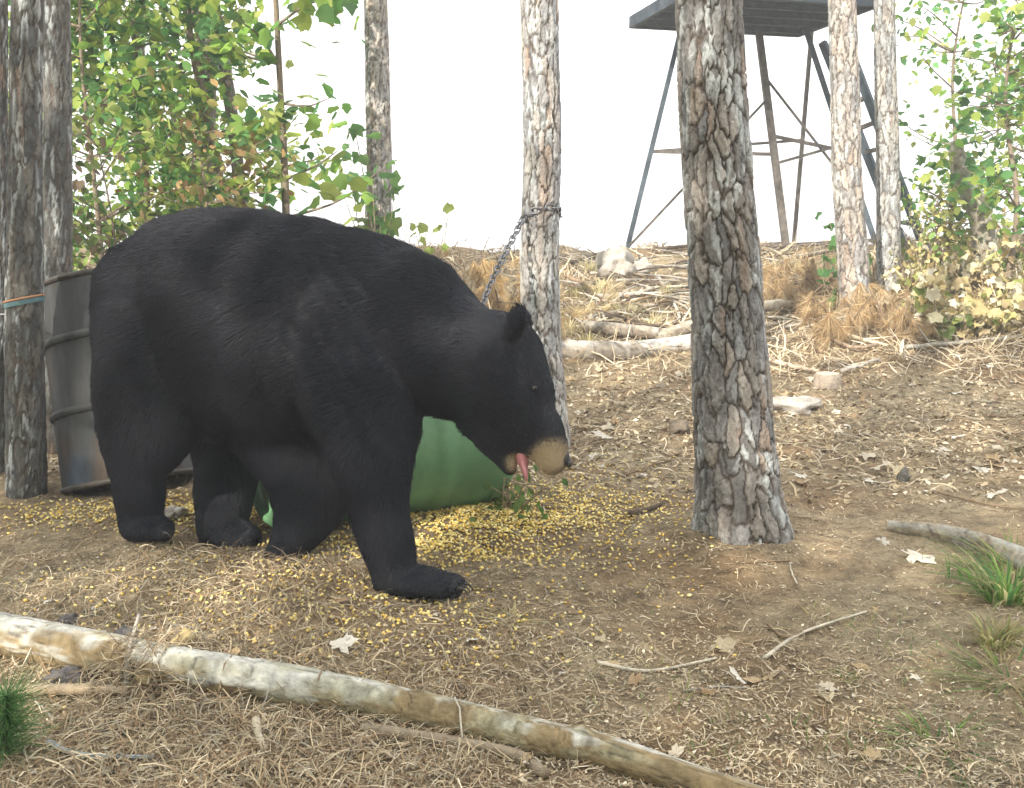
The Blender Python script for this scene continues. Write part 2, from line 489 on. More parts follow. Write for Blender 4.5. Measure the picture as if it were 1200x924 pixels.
# ------------------------------------------------------------------ the bear
def build_bear():
    nodes = {   # chains of (px, py, Y, r_px, squash)
        'torso': [(206, 357, 3.28, 91, .86), (225, 350, 3.26, 97, .85), (250, 352, 3.23, 104, .82), (300, 384, 3.17, 135, .70), (350, 390, 3.1, 134, .70),
                  (400, 392, 3.02, 122, .72), (436, 386, 2.96, 106, .75), (470, 388, 2.9, 92, .78), (512, 410, 2.84, 75, .84), (550, 428, 2.78, 68, .9)],
        'skull': [(550, 428, 2.78, 67, .9), (574, 431, 2.74, 68, .92), (597, 468, 2.7, 55, .9), (604, 490, 2.68, 46, .88)],
        'muzzle': [(606, 488, 2.68, 42, .88), (629, 506, 2.66, 33, .86), (643, 524, 2.65, 24, .86), (647, 538, 2.65, 21, .88)],
        'jaw': [(578, 478, 2.72, 46, .8), (584, 510, 2.69, 29, .8), (592, 535, 2.665, 15, 1.0), (598, 550, 2.655, 10, 1.2)],
        'ear': [(603, 386, 2.62, 13, .7), (607, 374, 2.615, 14, .5), (610, 365, 2.615, 10, .5)],
        'far_ear': [(606, 390, 2.88, 13, .7), (609, 378, 2.89, 16, .5), (611, 372, 2.89, 12, .5)],
        'fore': [(428, 400, 2.86, 88, .62), (428, 470, 2.78, 70, .68), (434, 525, 2.72, 52, .8), (440, 575, 2.69, 40, .9), (449, 625, 2.67, 34, .95), (458, 660, 2.66, 29, .95), (464, 676, 2.65, 21, 1.2)],
        'fore_paw': [(450, 681, 2.66, 16, 1.6), (480, 681, 2.645, 17, 2.0), (508, 684, 2.63, 14, 2.3), (533, 688, 2.625, 11, 2.4)],
        'far_fore': [(420, 430, 3.18, 80, .65), (400, 500, 3.16, 62, .7), (368, 548, 3.13, 60, .75), (364, 590, 3.08, 44, .85), (350, 622, 3.02, 30, .9), (336, 643, 2.99, 22, 1.0)],
        'far_paw': [(338, 638, 2.99, 20, 1.3), (327, 648, 2.97, 16, 1.8), (322, 657, 2.96, 9, 1.8)],
        'hind': [(190, 400, 3.16, 78, .7), (170, 450, 3.12, 56, .85), (160, 510, 3.1, 42, .9), (162, 560, 3.1, 31, .95), (163, 595, 3.09, 25, .95), (163, 610, 3.08, 23, 1.0)],
        'hind_thigh': [(205, 430, 3.16, 80, .7), (190, 480, 3.12, 52, .8), (178, 520, 3.1, 38, .9)],
        'hind_paw': [(160, 617, 3.08, 18, 1.5), (180, 619, 3.06, 13, 2.2), (192, 623, 3.05, 9, 2.4)],
        'far_hind': [(260, 440, 3.46, 85, .6), (268, 500, 3.44, 50, .75), (268, 545, 3.4, 38, .85), (262, 590, 3.32, 33, .9), (258, 615, 3.27, 28, 1.0)],
        'far_hind_paw': [(254, 625, 3.25, 20, 1.5), (278, 628, 3.22, 17, 2.0), (292, 632, 3.2, 13, 2.2)],
        'belly': [(240, 420, 3.28, 96, .75), (310, 430, 3.18, 98, .75), (370, 440, 3.08, 86, .75)],
        'far_elbow': [(296, 462, 3.27, 62, .8), (330, 505, 3.2, 58, .8), (352, 530, 3.15, 56, .78)],
        'groin': [(290, 462, 3.3, 66, .8), (330, 470, 3.2, 70, .8), (372, 480, 3.14, 66, .8)],
        'tail': [(128, 372, 3.38, 14, 1.0), (121, 392, 3.4, 10, 1.0)],
    }
    unit_bm = bmesh.new(); bmesh.ops.create_icosphere(unit_bm, subdivisions=3, radius=1)
    uv = np.array([v.co[:] for v in unit_bm.verts]); uf = [[v.index for v in f.verts] for f in unit_bm.faces]
    unit_bm.free()
    Vs, Fs, off = [], [], 0
    def blob(c, r, sq):
        nonlocal off
        Vs.append(c + uv * np.array([r, r * sq, r])); Fs.append(np.array(uf) + off); off += len(uv)
    for name, ch in nodes.items():
        for a, b in zip(ch[:-1], ch[1:]):
            A, B = P(*a[:3]), P(*b[:3])
            ra, rb = a[3] * px2m(a[2]), b[3] * px2m(b[2])
            n = max(2, int(np.linalg.norm(B - A) / (.18 * min(ra, rb))))
            for t in np.linspace(0, 1, n):
                blob(A + (B - A) * t, ra + (rb - ra) * t, a[4] + (b[4] - a[4]) * t)
    # toes of the planted forepaw and hind paws
    for (px0, py0, Y0, n_, dpx, dY, r) in ((538, 689, 2.56, 5, -3.5, .034, 9), (194, 624, 2.99, 5, -2, .03, 7), (296, 633, 3.13, 5, -2, .03, 8)):
        for k in range(n_):
            blob(P(px0 + dpx * abs(k - 2), py0 - 2.5 * k, Y0 + dY * k), r * px2m(Y0), 1.5)
    me = mesh_np('bear_blobs', np.concatenate(Vs), np.concatenate(Fs))
    o = bpy.data.objects.new('tmp', me); COL.objects.link(o)
    m = o.modifiers.new('r', 'REMESH'); m.mode = 'VOXEL'; m.voxel_size = .0095
    m = o.modifiers.new('s', 'SMOOTH'); m.factor = .5; m.iterations = 14
    dg = bpy.context.evaluated_depsgraph_get()
    body = bpy.data.meshes.new_from_object(o.evaluated_get(dg))
    bpy.data.objects.remove(o)
    n = len(body.vertices)
    co = np.empty(n * 3, np.float32); body.vertices.foreach_get('co', co); co = co.reshape(-1, 3).astype(float)
    no = np.empty(n * 3, np.float32); body.vertices.foreach_get('normal', no); no = no.reshape(-1, 3).astype(float)
    ed = np.empty(len(body.edges) * 2, np.int32); body.edges.foreach_get('vertices', ed); ed = ed.reshape(-1, 2)
    deg = np.bincount(ed.ravel(), minlength=n)[:, None]
    cs = P(325, 525, 3.05)
    msk = np.exp(-((co[:, 0] - cs[0]) / .22) ** 2 - ((co[:, 2] - cs[2]) / .10) ** 2)[:, None]
    for _ in range(90):
        nb = np.stack([np.bincount(ed[:, 0], co[ed[:, 1], q], n) + np.bincount(ed[:, 1], co[ed[:, 0], q], n) for q in range(3)], 1) / deg
        co += (nb - co) * .6 * msk
    body.vertices.foreach_set('co', co.astype(np.float32).ravel()); body.update()
    body.vertices.foreach_get('normal', nr := np.empty(n * 3, np.float32)); no = nr.reshape(-1, 3).astype(float)
    # folds and muscle relief of the hide
    sx, sz = co[:, 0] + co[:, 1] * .3, co[:, 2]
    rel = .012 * vnoise(sx * 5, sz * 4, 71) + .008 * vnoise(sx * 12 + sz * 5, sz * 8, 72)
    sh = P(370, 430, 2.8)
    fold = np.exp(-(((sx - sh[0] - sh[1] * .3) / .16) ** 2 + ((sz - sh[2]) / .22) ** 2))
    rel = rel + fold * .007 * np.sin((sx * 1.0 + sz * .55) * 95 + 5 * vnoise(sx * 9, sz * 9, 74))
    headx = P(540, 430, 2.75)[0]
    rel = rel * np.clip((headx + .05 - co[:, 0]) / .15, .15, 1)
    co += no * rel[:, None]
    body.vertices.foreach_set('co', co.astype(np.float32).ravel())
    # tan muzzle
    mz = np.array([P(643, 533, 2.65), P(606, 540, 2.66)])
    d = np.linalg.norm((co - mz[0]) * [1, .6, 1], axis=1); d2 = np.linalg.norm((co - mz[1]) * [1, .7, 1], axis=1)
    tanw = np.clip((.071 - d) / .03, 0, 1); tanw = np.maximum(tanw, np.clip((.046 - d2) / .025, 0, 1))
    a = body.color_attributes.new('tint', 'FLOAT_COLOR', 'POINT')
    black, tan = np.array([.009, .010, .013]), np.array([.25, .19, .115])
    C = np.ones((n, 4), np.float32); C[:, :3] = black * (1 - tanw[:, None]) + tan * tanw[:, None]
    a.data.foreach_set('color', C.ravel())
    body.polygons.foreach_set('use_smooth', np.ones(len(body.polygons), bool))
    M_hide = mat('bear_hide', [(.8, .8, .8), (1.1, 1.1, 1.1)], 30, .75, .3, 150, tint=True, spec=.3)
    root = thing('black_bear', 'large black bear with a tan muzzle walking past the drums, head lowered', 'bear', P(330, 655, 3.0) * [1, 1, 0])
    body.materials.clear()
    ob = add('body', body, M_hide, root)
    # fur
    rng = np.random.default_rng(5)
    tri = []
    body.calc_loop_triangles()
    tri = np.empty(len(body.loop_triangles) * 3, np.int32); body.loop_triangles.foreach_get('vertices', tri); tri = tri.reshape(-1, 3)
    e1, e2 = co[tri[:, 1]] - co[tri[:, 0]], co[tri[:, 2]] - co[tri[:, 0]]
    cr = np.cross(e1, e2); ar = np.linalg.norm(cr, axis=1)
    NH = 230000
    pick = rng.choice(len(tri), NH, p=ar / ar.sum())
    u, v = rng.random(NH), rng.random(NH); fl = u + v > 1; u[fl] = 1 - u[fl]; v[fl] = 1 - v[fl]
    pos = co[tri[pick, 0]] + e1[pick] * u[:, None] + e2[pick] * v[:, None]
    nor = cr[pick] / ar[pick][:, None]
    tw = tanw[tri[pick, 0]]
    # direction the coat lies in: back and down on the trunk, down the legs, up the face
    hx = np.clip((pos[:, 0] - headx) / .08, 0, 1)[:, None]
    leg = np.clip((.55 - pos[:, 2]) / .2, 0, 1)[:, None] * (1 - hx)
    flow = np.array([-.85, .25, -.45]) * (1 - leg) + np.array([-.15, .0, -1.0]) * leg
    flow = flow * (1 - hx) + np.array([-.45, .2, .75]) * hx
    flow = flow - nor * (flow * nor).sum(1)[:, None]
    flow /= np.linalg.norm(flow, axis=1)[:, None] + 1e-6
    clump = np.stack([vnoise(pos[:, 0] * 28, pos[:, 2] * 28, 81), vnoise(pos[:, 0] * 28 + 50, pos[:, 1] * 28, 82), vnoise(pos[:, 1] * 28, pos[:, 2] * 28, 83)], 1)
    dirv = flow * .9 + nor * .24 + clump * .3 + rng.normal(0, .10, (NH, 3))
    dirv /= np.linalg.norm(dirv, axis=1)[:, None]
    foot = np.clip(pos[:, 2] / .2, .25, 1)
    ln = (.026 + .012 * rng.random(NH)) * (1 - .55 * hx[:, 0]) * foot
    mzd = np.minimum(d, d2)[tri[pick, 0]]
    ln *= np.clip((mzd - .0) / .16, .18, 1)
    nosep = P(660, 537, 2.65)
    ln *= np.clip((np.linalg.norm(pos - nosep, axis=1) - .03) / .03, 0.02, 1)
    ts = np.array([0, .4, .75, 1.0])
    pts = pos[:, None, :] + dirv[:, None, :] * (ln[:, None] * ts[None])[..., None] + (flow - nor * .45)[:, None, :] * (ln[:, None] * .35 * ts[None] ** 2)[..., None]
    for nm, sel, col in (('fur', tw < .5, (.0105, .0118, .0185)), ('muzzle_fur', tw >= .5, (.31, .24, .145))):
        k = int(sel.sum())
        hc = bpy.data.hair_curves.new(nm)
        hc.add_curves([4] * k)
        hc.points.foreach_set('position', pts[sel].astype(np.float32).ravel())
        rd = np.tile(np.array([.0007, .0006, .0004, .00012], np.float32), k)
        hc.points.foreach_set('radius', rd)
        mm = mat('bear_' + nm, [tuple(c * .8 for c in col), tuple(c * 1.2 for c in col)], 20, .55, 0, spec=.3)
        add(nm, hc, mm, root)
    # nose pad, tongue, eyes
    M_nose = mat('bear_nose', [(.012, .011, .012), (.03, .027, .027)], 60, .4, .4, 300, spec=.5)
    M_tongue = mat('tongue', [(.36, .13, .14), (.50, .22, .23)], 40, .45, .2, 200, spec=.5)
    M_eye = mat('bear_eye', [(.010, .008, .007), (.015, .011, .009)], 5, .3, 0, spec=.4)
    def ell(c, r3, rot=(0, 0, 0)):
        Rm = np.array(Euler(rot).to_matrix())
        V = (uv * r3) @ Rm.T + c
        return V, uf
    m1 = MB(); m1.put(*ell(P(660, 537, 2.65), (.017, .030, .026), (0, .2, 0)))
    for sgn in (-1, 1): m1.put(*ell(P(665, 542, 2.65) + np.array([.003, sgn * .014, 0]), (.009, .011, .012)))
    add('nose', m1.mesh('nose', True), M_nose, root)
    m2 = MB()
    m2.put(*ell(P(611, 535, 2.655), (.018, .028, .040), (0, -.3, 0)))
    tg = spline([P(611, 538, 2.65), P(615, 552, 2.64), P(618, 564, 2.635)], 12)
    tV, tF = tube(tg, np.array([.011, .012, .013, .0135, .0135, .013, .0125, .012, .011, .009, .006, .002]), 14)
    tc_ = np.repeat(tg, 14, axis=0); tV = tc_ + (tV - tc_) * np.array([.62, 1.9, 1.0]); m2.put(tV, tF)
    add('tongue', m2.mesh('tongue', True), M_tongue, root)
    for yy, px_, py_ in ((2.607, 626, 455), (2.775, 630, 458)):
        m3 = MB(); m3.put(*ell(P(px_, py_, yy), (.0078, .0078, .0078)))
        add('eye', m3.mesh('eye', True), M_eye, root)
    # claws of the planted paws
    M_claw = mat('claw', [(.03, .027, .025), (.06, .055, .05)], 40, .5, 0)
    for (px0, py0, Y0, dpx, dY) in ((551, 693, 2.54, -3.5, .034), (203, 628, 2.97, -2, .03)):
        for k in range(5):
            a = P(px0 + dpx * abs(k - 2) - 8, py0 - 2.5 * k - 3, Y0 + dY * k)
            b = a + np.array([.028, -.008, -.014]); c = a + np.array([.016, -.004, .001])
            m4 = MB(); m4.tube(spline([a, c, b], 5), np.linspace(.006, .0012, 5), 6)
            add('claw', m4.mesh('claw', True), M_claw, root)
build_bear()

# ------------------------------------------------------------------ drums
def lathe(profile, n=64):
    pr = np.array(profile); ang = np.linspace(0, 2 * math.pi, n, endpoint=False)
    V = np.stack([pr[:, 0][:, None] * np.cos(ang), pr[:, 0][:, None] * np.sin(ang), np.repeat(pr[:, 1][:, None], n, 1)], -1).reshape(-1, 3)
    k = len(pr)
    Fs = [(i * n + j, i * n + (j + 1) % n, (i + 1) * n + (j + 1) % n, (i + 1) * n + j) for i in range(k - 1) for j in range(n)]
    return V, Fs

def steel_drum():
    M_st = mat('drum_steel', [(.035, .035, .033), (.07, .071, .07), (.12, .125, .125)], 5, .85, .3, 30, (1, 1, .35), tint=True, spec=.2, metal=.0)
    M_rim = mat('drum_rim', [(.04, .035, .03), (.10, .085, .07)], 14, .6, .3, 60, spec=.4, metal=.3)
    r, h = .288, .845
    base = P(163, 578, 3.96); base[2] = Hs(base[0], base[1]) - .02
    root = thing('steel_drum', 'dark rusty ribbed steel drum tilted behind the bear\'s hind legs', 'drum', base)
    root.rotation_euler = Euler((R(-14), R(-10.0), R(0)))
    prof = []
    for z in np.linspace(.012, h - .012, 60):
        prof.append((r, z))
    V, Fs = lathe(prof, 72)
    # dents
    an = np.arctan2(V[:, 1], V[:, 0])
    dent = .008 * vnoise(an * 1.6, V[:, 2] * 4, 91) + .014 * np.minimum(0, vnoise(an * 2.1 + 7, V[:, 2] * 5, 92) + .18)
    V[:, 0] *= 1 + dent / r; V[:, 1] *= 1 + dent / r
    tint = .55 + .9 * np.clip(vnoise(an * 4, V[:, 2] * 2.2, 93) + .5, 0, 1)[:, None] * np.array([1, 1, 1.05])
    rust = np.clip(vnoise(an * 5, V[:, 2] * 6, 94) * 3 - .4, 0, 1)[:, None]
    blue = (np.clip((.3 - V[:, 2]) / .2, 0, 1) * np.clip(vnoise(an * 2, V[:, 2] * 3, 95) * 4 + .4, 0, 1))[:, None]
    tint = tint * (1 - rust) + rust * np.array([1.2, .8, .55]); tint = tint * (1 - .7 * blue) + .7 * blue * np.array([1.0, 1.3, 1.9])
    add('shell', mesh_np('shell', V, Fs, tint, True), M_st, root, (0, 0, 0))
    for nm, z, rr in (('rib', .31, .0125), ('rib', .60, .0125), ('top_chime', h - .008, .009), ('bottom_chime', .012, .009)):
        a = np.linspace(0, 2 * math.pi, 10)[:-1]
        prof = [(r + .002 + rr * math.cos(t), z + rr * 1.3 * math.sin(t)) for t in np.linspace(0, 2 * math.pi, 11)]
        V, Fs = lathe(prof, 72)
        add(nm, mesh_np(nm, V, Fs, np.ones((len(V), 3)), True), M_st if nm == 'rib' else M_rim, root, (0, 0, 0))
    prof = [(0.001, .03), (r - .004, .03)]
    V, Fs = lathe(prof, 72)
    add('bottom', mesh_np('bottom', V, Fs, np.ones((len(V), 3))), M_rim, root, (0, 0, 0))
steel_drum()

def green_drum():
    M_g = mat('green_plastic', [(.10, .22, .105), (.125, .265, .13), (.16, .31, .16)], 4, .5, .15, 25, (1, 1, 1), tint=True, spec=.35)
    A = np.array(P(305, 590, 3.36)); B = np.array(P(592, 560, 3.80))
    r, L_ = .285, .90
    ax = (B - A); ax[2] = 0; ax /= np.linalg.norm(ax)
    base = A.copy(); base[2] = Hs(A[0], A[1])
    c0 = np.array([A[0], A[1], r - .01 + .5 * (Hs(A[0], A[1]) + Hs(B[0], B[1]))])
    root = thing('plastic_drum', 'green plastic drum lying on its side behind the bear\'s front legs', 'drum', c0)
    yaw = math.atan2(ax[1], ax[0])
    root.rotation_euler = Euler((0, math.pi / 2, yaw))
    prof = [(.0, .03), (r * .78, .03), (r * .8, .0), (r * .86, .0), (r * .93, .02), (r * .985, .055), (r, .10), (r, .26), (r * 1.03, .29), (r * 1.03, .315), (r, .345),
            (r, .555), (r * 1.03, .585), (r * 1.03, .61), (r, .64), (r, L_ - .12), (r * .985, L_ - .065), (r * .94, L_ - .022), (r * .86, L_), (r * .8, L_), (r * .78, L_ - .03), (0, L_ - .03)]
    z = np.array([p[1] for p in prof]); s = np.concatenate([[0], np.cumsum(np.hypot(np.diff([p[0] for p in prof]), np.diff(z)))])
    ss = np.linspace(0, s[-1], 110)
    prof2 = np.stack([np.interp(ss, s, [p[0] for p in prof]), np.interp(ss, s, z)], 1); prof2[0, 0] = prof2[-1, 0] = .001
    V, Fs = lathe(prof2, 80)
    an = np.arctan2(V[:, 1], V[:, 0]); k = .012 * vnoise(np.cos(an) * 1.5 + 3, V[:, 2] * 3 + np.sin(an) * 1.5, 97)
    V[:, :2] *= (1 + k / r)[:, None]
    t = .8 + .5 * (vnoise(np.cos(an) * 3, V[:, 2] * 5 + np.sin(an) * 3, 98)[:, None] + .3) * np.ones(3)
    add('shell', mesh_np('shell', V, Fs, t, True), M_g, root, (0, 0, 0))
    for yy in (-.16, .16):
        m = MB(); V, Fs = lathe([(.001, .03), (.034, .03), (.034, 0), (.001, 0)], 20); V[:, 1] += yy; V[:, 2] += L_ - .028; m.put(V, Fs)
        add('bung_cap', m.mesh('bung_cap'), M_g, root, (0, 0, 0))
    return c0, ax, r, L_
GD = green_drum()

# ------------------------------------------------------------------ chain from the trunk to the green drum
def chain():
    M_ch = mat('chain_steel', [(.10, .10, .11), (.24, .25, .27)], 60, .45, 0, spec=.5, metal=.7)
    c0, ax, r, L_ = GD
    a = P(613, 256, 4.62); b = P(571, 342, 4.25); c = c0 + ax * (L_ * .93) + np.array([-.02, -.02, r * .97])
    path = spline([a, b, c], 160)
    seg = np.concatenate([[0], np.cumsum(np.linalg.norm(np.diff(path, axis=0), axis=1))])
    pitch = .034
    n = int(seg[-1] / pitch)
    root = thing('chain', 'steel chain running from the pale pine trunk down to the green drum', 'chain', a)
    # one link: stadium loop of round wire
    t = np.linspace(0, 2 * math.pi, 14, endpoint=False)
    loop = np.stack([.013 * np.sin(t) , 0 * t, .010 * np.sign(np.cos(t)) * (np.abs(np.cos(t)) > .05) + .013 * np.cos(t)], 1)
    V, Fs = [], []
    for i in range(14):
        p = loop[i]; q = loop[(i + 1) % 14] - loop[i - 1]; q /= np.linalg.norm(q)
        nn = np.cross(q, [0, 1, 0])
        for k in range(6):
            an = k * math.pi / 3
            V.append(p + .0042 * (math.cos(an) * nn + math.sin(an) * np.array([0, 1, 0])))
        for k in range(6):
            Fs.append((i * 6 + k, i * 6 + (k + 1) % 6, ((i + 1) % 14) * 6 + (k + 1) % 6, ((i + 1) % 14) * 6 + k))
    link = mesh_np('link', V, Fs, None, True); link.materials.append(M_ch)
    for i in range(n):
        s = (i + .5) * pitch
        p = np.array([np.interp(s, seg, path[:, k]) for k in range(3)])
        q = np.array([np.interp(s + .01, seg, path[:, k]) - np.interp(s - .01, seg, path[:, k]) for k in range(3)])
        o = bpy.data.objects.new('link', link); COL.objects.link(o); o.parent = root
        o.location = Vector(p) - root.location
        e = Vector(q).to_track_quat('Z', 'X').to_matrix() @ Matrix.Rotation(math.pi / 2 * (i % 2) + .5, 3, 'Z')
        o.rotation_euler = e.to_euler()
    # wrap round the trunk
    px, py, zv, rr = T_G[1]
    z0 = a[2]; cx, cy, r0 = np.interp(z0, zv, px), np.interp(z0, zv, py), np.interp(z0, zv, rr) + .003
    nw = int(2 * math.pi * r0 / pitch)
    for i in range(nw):
        an = i * 2 * math.pi / nw
        o = bpy.data.objects.new('link', link); COL.objects.link(o); o.parent = root
        o.location = Vector((cx + r0 * math.cos(an), cy + r0 * math.sin(an), z0 + .05 * math.sin(an + 2.6))) - root.location
        q = Vector((-math.sin(an), math.cos(an), .0))
        o.rotation_euler = (q.to_track_quat('Z', 'X').to_matrix() @ Matrix.Rotation(math.pi / 2 * (i % 2), 3, 'Z')).to_euler()
chain()

# ------------------------------------------------------------------ band and wire on the banded trunk
def band():
    px, py, zv, rr = T_A[1]
    M_b = mat('teal_strap', [(.06, .11, .12), (.10, .18, .19)], 30, .6, .2, 150, spec=.3)
    M_o = mat('orange_cord', [(.32, .14, .07), (.42, .22, .12)], 30, .7, 0)
    z0 = P(30, 357, 3.6)[2]
    cx, cy, r0 = np.interp(z0, zv, px), np.interp(z0, zv, py), np.interp(z0, zv, rr) + .001
    root = thing('ratchet_strap', 'teal strap tied round the pine trunk against the steel drum', 'strap', (cx, cy, z0))
    V, Fs = [], []
    n = 40
    for i in range(n):
        an = 2 * math.pi * i / n
        for (dr, dz) in ((0, -.009), (.004, -.009), (.004, .009), (0, .009)):
            V.append((cx + (r0 + dr) * math.cos(an), cy + (r0 + dr) * math.sin(an), z0 + dz + .014 * math.cos(an)))
        for k in range(4):
            Fs.append((i * 4 + k, i * 4 + (k + 1) % 4, ((i + 1) % n) * 4 + (k + 1) % 4, ((i + 1) % n) * 4 + k))
    add('webbing', mesh_np('webbing', V, Fs), M_b, root)
    m = MB()
    ring = [np.array([cx + (r0 + .003) * math.cos(a), cy + (r0 + .003) * math.sin(a), z0 + .014 + .014 * math.cos(a)]) for a in np.linspace(0, 6.28, 40)]
    m.tube(ring, .004, 6)
    add('cord', m.mesh('cord', True), M_o, root)
    M_w = mat('wire', [(.3, .3, .3), (.45, .45, .46)], 30, .5, 0, metal=.6)
    m = MB(); m.tube(spline([P(-40, 372, 4.0), P(0, 369, 3.9), np.array([cx - r0, cy, P(15, 368, 3.75)[2]])], 12), .004, 6)
    tag(add('wire', m.mesh('wire', True), M_w), 'thin grey wire stretched level between two dark pine trunks', 'wire')
band()

# ------------------------------------------------------------------ shooting tower
def tower():
    M_t = mat('painted_timber', [(.045, .06, .075), (.065, .085, .105), (.10, .12, .14)], 12, .8, .3, 60, (1, 1, 1), spec=.2)
    M_w = mat('weathered_timber', [(.07, .06, .055), (.13, .115, .10), (.20, .175, .15)], 14, .85, .3, 60, spec=.2)
    M_s = mat('roof_sheet', [(.32, .43, .48), (.42, .54, .58)], 3, .55, .1, 20, spec=.4)
    A = P(741, 28, 11.0); z0 = A[2]
    u = np.array([math.cos(R(14)), math.sin(R(14)), 0]); v = np.array([math.sin(R(14)), -math.cos(R(14)), 0])
    W, D = 1.98, 1.46
    O = A.copy()
    def q(a, b, dz=0): return O + u * a + v * b + np.array([0, 0, dz])
    c = q(W / 2, D / 2); gz = Hs(c[0], c[1])
    root = thing('hunting_tower', 'raised timber hunting stand on splayed legs with a leaning ladder', 'hunting stand', (c[0], c[1], gz))
    plat = thing('platform', '', '', (0, 0, 0)); del plat['label']; del plat['category']
    bpy.data.objects.remove(plat)
    m = MB()
    m.bar(q(-.0, D / 2, .06), q(W, D / 2, .06), D, .022)
    deck = add('platform', m.mesh('platform'), M_s, root)
    for b in np.linspace(.06, D - .06, 5):
        m = MB(); m.bar(q(.03, b, .012), q(W - .03, b, .012), .045, .075)
        o = add('joist', m.mesh('joist'), M_t, deck)
    for a in (.0, W):
        m = MB(); m.bar(q(a, -.02, .018), q(a, D + .02, .018), .045, .12); add('edge_beam', m.mesh('edge_beam'), M_t, deck)
    for b in (-.025, D + .025):
        m = MB(); m.bar(q(-.02, b, .018), q(W + .02, b, .018), .045, .12); add('edge_beam', m.mesh('edge_beam'), M_t, deck)
    # legs: top point under the deck, foot on the ground
    def ground_pt(px, py, Y):
        p = P(px, py, Y); return p
    def at_z(px_, py_, z=z0 - .03):
        d = ray(px_, py_); return np.array([0, 0, CAMZ]) + d * ((z - CAMZ) / d[2])
    legs = [(at_z(797, 38), P(733, 300, 10.9), .05, M_t), (at_z(889, 36), P(924, 312, 10.6), .07, M_w),
            (at_z(951, 38), P(929, 300, 11.4), .04, M_w), (at_z(944, 34), P(1026, 285, 10.9), .055, M_t)]
    L2 = []
    for a, b, w, mm in legs:
        d = (b - a) / (b[2] - a[2]); gz2 = Hs(b[0], b[1]) - .12
        foot = a + d * (gz2 - a[2]); L2.append((a, foot))
        m = MB(); m.bar(a, foot, w, w); add('leg', m.mesh('leg'), mm, root)
    def on(k, t): return L2[k][0] + (L2[k][1] - L2[k][0]) * t
    def brace(a, b, w=.035, mm=M_w):
        m = MB(); m.bar(a, b, w, w); add('brace', m.mesh('brace'), mm, root)
    brace(on(0, .52), on(1, .54)); brace(on(0, .52), on(2, .46), .03); brace(on(1, .46), on(3, .53)); brace(on(1, .58), on(3, .50), .03)
    brace(on(0, .94), on(1, .30), .025); brace(on(1, .2), on(3, .75), .025); brace(on(1, .93), on(3, .92), .04); brace(on(0, .96), on(1, .92), .03)
    # ladder
    lad_a = (P(964, 50, 10.7), P(1056, 282, 10.0)); lad_b = (P(984, 28, 10.45), P(1081, 284, 9.75))
    def ext(a, b):
        d = (b - a) / (b[2] - a[2]); return a + d * (Hs(b[0], b[1]) - .06 - a[2])
    m = MB(); fa = ext(*lad_a); m.bar(lad_a[0], fa, .06, .075); ladder = add('ladder', m.mesh('ladder_rail'), M_t, root)
    m = MB(); fb = ext(*lad_b); m.bar(lad_b[0], fb, .06, .075); add('rail', m.mesh('rail'), M_t, ladder)
    for t in np.linspace(.1, .97, 9):
        m = MB(); m.bar(lad_a[0] + (fa - lad_a[0]) * t, lad_b[0] + (fb - lad_b[0]) * t, .05, .035); add('rung', m.mesh('rung'), M_w, ladder)
tower()

# ------------------------------------------------------------------ logs, stump, rocks, board
def log_mesh(path, rad, sides, seed, cols, n=70, rough=.05):
    pts = spline(path, n); rr = np.interp(np.linspace(0, 1, n), np.linspace(0, 1, len(rad)), rad)
    ang = np.linspace(0, 2 * math.pi, sides, endpoint=False)
    s = np.linspace(0, 1, n)[:, None] * np.linalg.norm(pts[-1] - pts[0])
    mean_r = rr.mean()
    ca, sa = np.cos(ang)[None], np.sin(ang)[None]
    nz = vnoise(s * 5 + ca * 0, ca * 1.2 + sa * 1.2, seed) + .5 * vnoise(s * 16, ca * 2 + sa, seed + 1) + .3 * vnoise(s * 40, ca * 5 + sa * 5, seed + 2)
    knot = np.zeros((n, sides))
    for k in range(6):
        s0, a0 = hash2(np.array([k]), np.array([seed]), 3)[0] * s.max(), hash2(np.array([k]), np.array([seed]), 4)[0] * 6.28
        knot += .35 * np.exp(-((s - s0) / (mean_r * .5)) ** 2 - ((np.angle(np.exp(1j * (ang[None] - a0)))) / .35) ** 2)
    RR = rr[:, None] * (1 + rough * 3 * nz * .6 + knot * .7 + .05 * vnoise(s * 60, ca * 9 + sa * 9, seed + 13))
    V, Fs = tube(pts, RR, sides)
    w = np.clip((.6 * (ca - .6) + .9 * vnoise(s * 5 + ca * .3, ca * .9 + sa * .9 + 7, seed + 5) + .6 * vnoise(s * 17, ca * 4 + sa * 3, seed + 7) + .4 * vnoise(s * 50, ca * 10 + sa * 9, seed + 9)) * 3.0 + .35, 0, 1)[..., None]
    g = np.clip((vnoise(s * 9, ca * 2 + sa * 2 + 3, seed + 6) + .5 * vnoise(s * 34, ca * 8 + sa * 7, seed + 10)) * 4 + .1, 0, 1)[..., None]
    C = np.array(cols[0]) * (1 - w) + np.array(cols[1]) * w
    C = C * (1 - .6 * g) + .6 * g * np.array(cols[2])
    crack = np.clip((np.abs(vnoise(s * 8, ca * 7 + sa * 6, seed + 11)) - .008) / .02, 0, 1)[..., None]
    C = C * (.45 + .55 * crack) * (.8 + .4 * vnoise(s * 90, ca * 14 + sa * 13, seed + 12)[..., None] + .1)
    return mesh_np('log', V, Fs, C.reshape(-1, 3), True)

def lay(pxs, r_list, sink=.25):
    out = []
    for (a, b), r in zip(pxs, r_list):
        g = G(a, b); out.append(g + np.array([0, 0, r * (1 - sink)]))
    return out

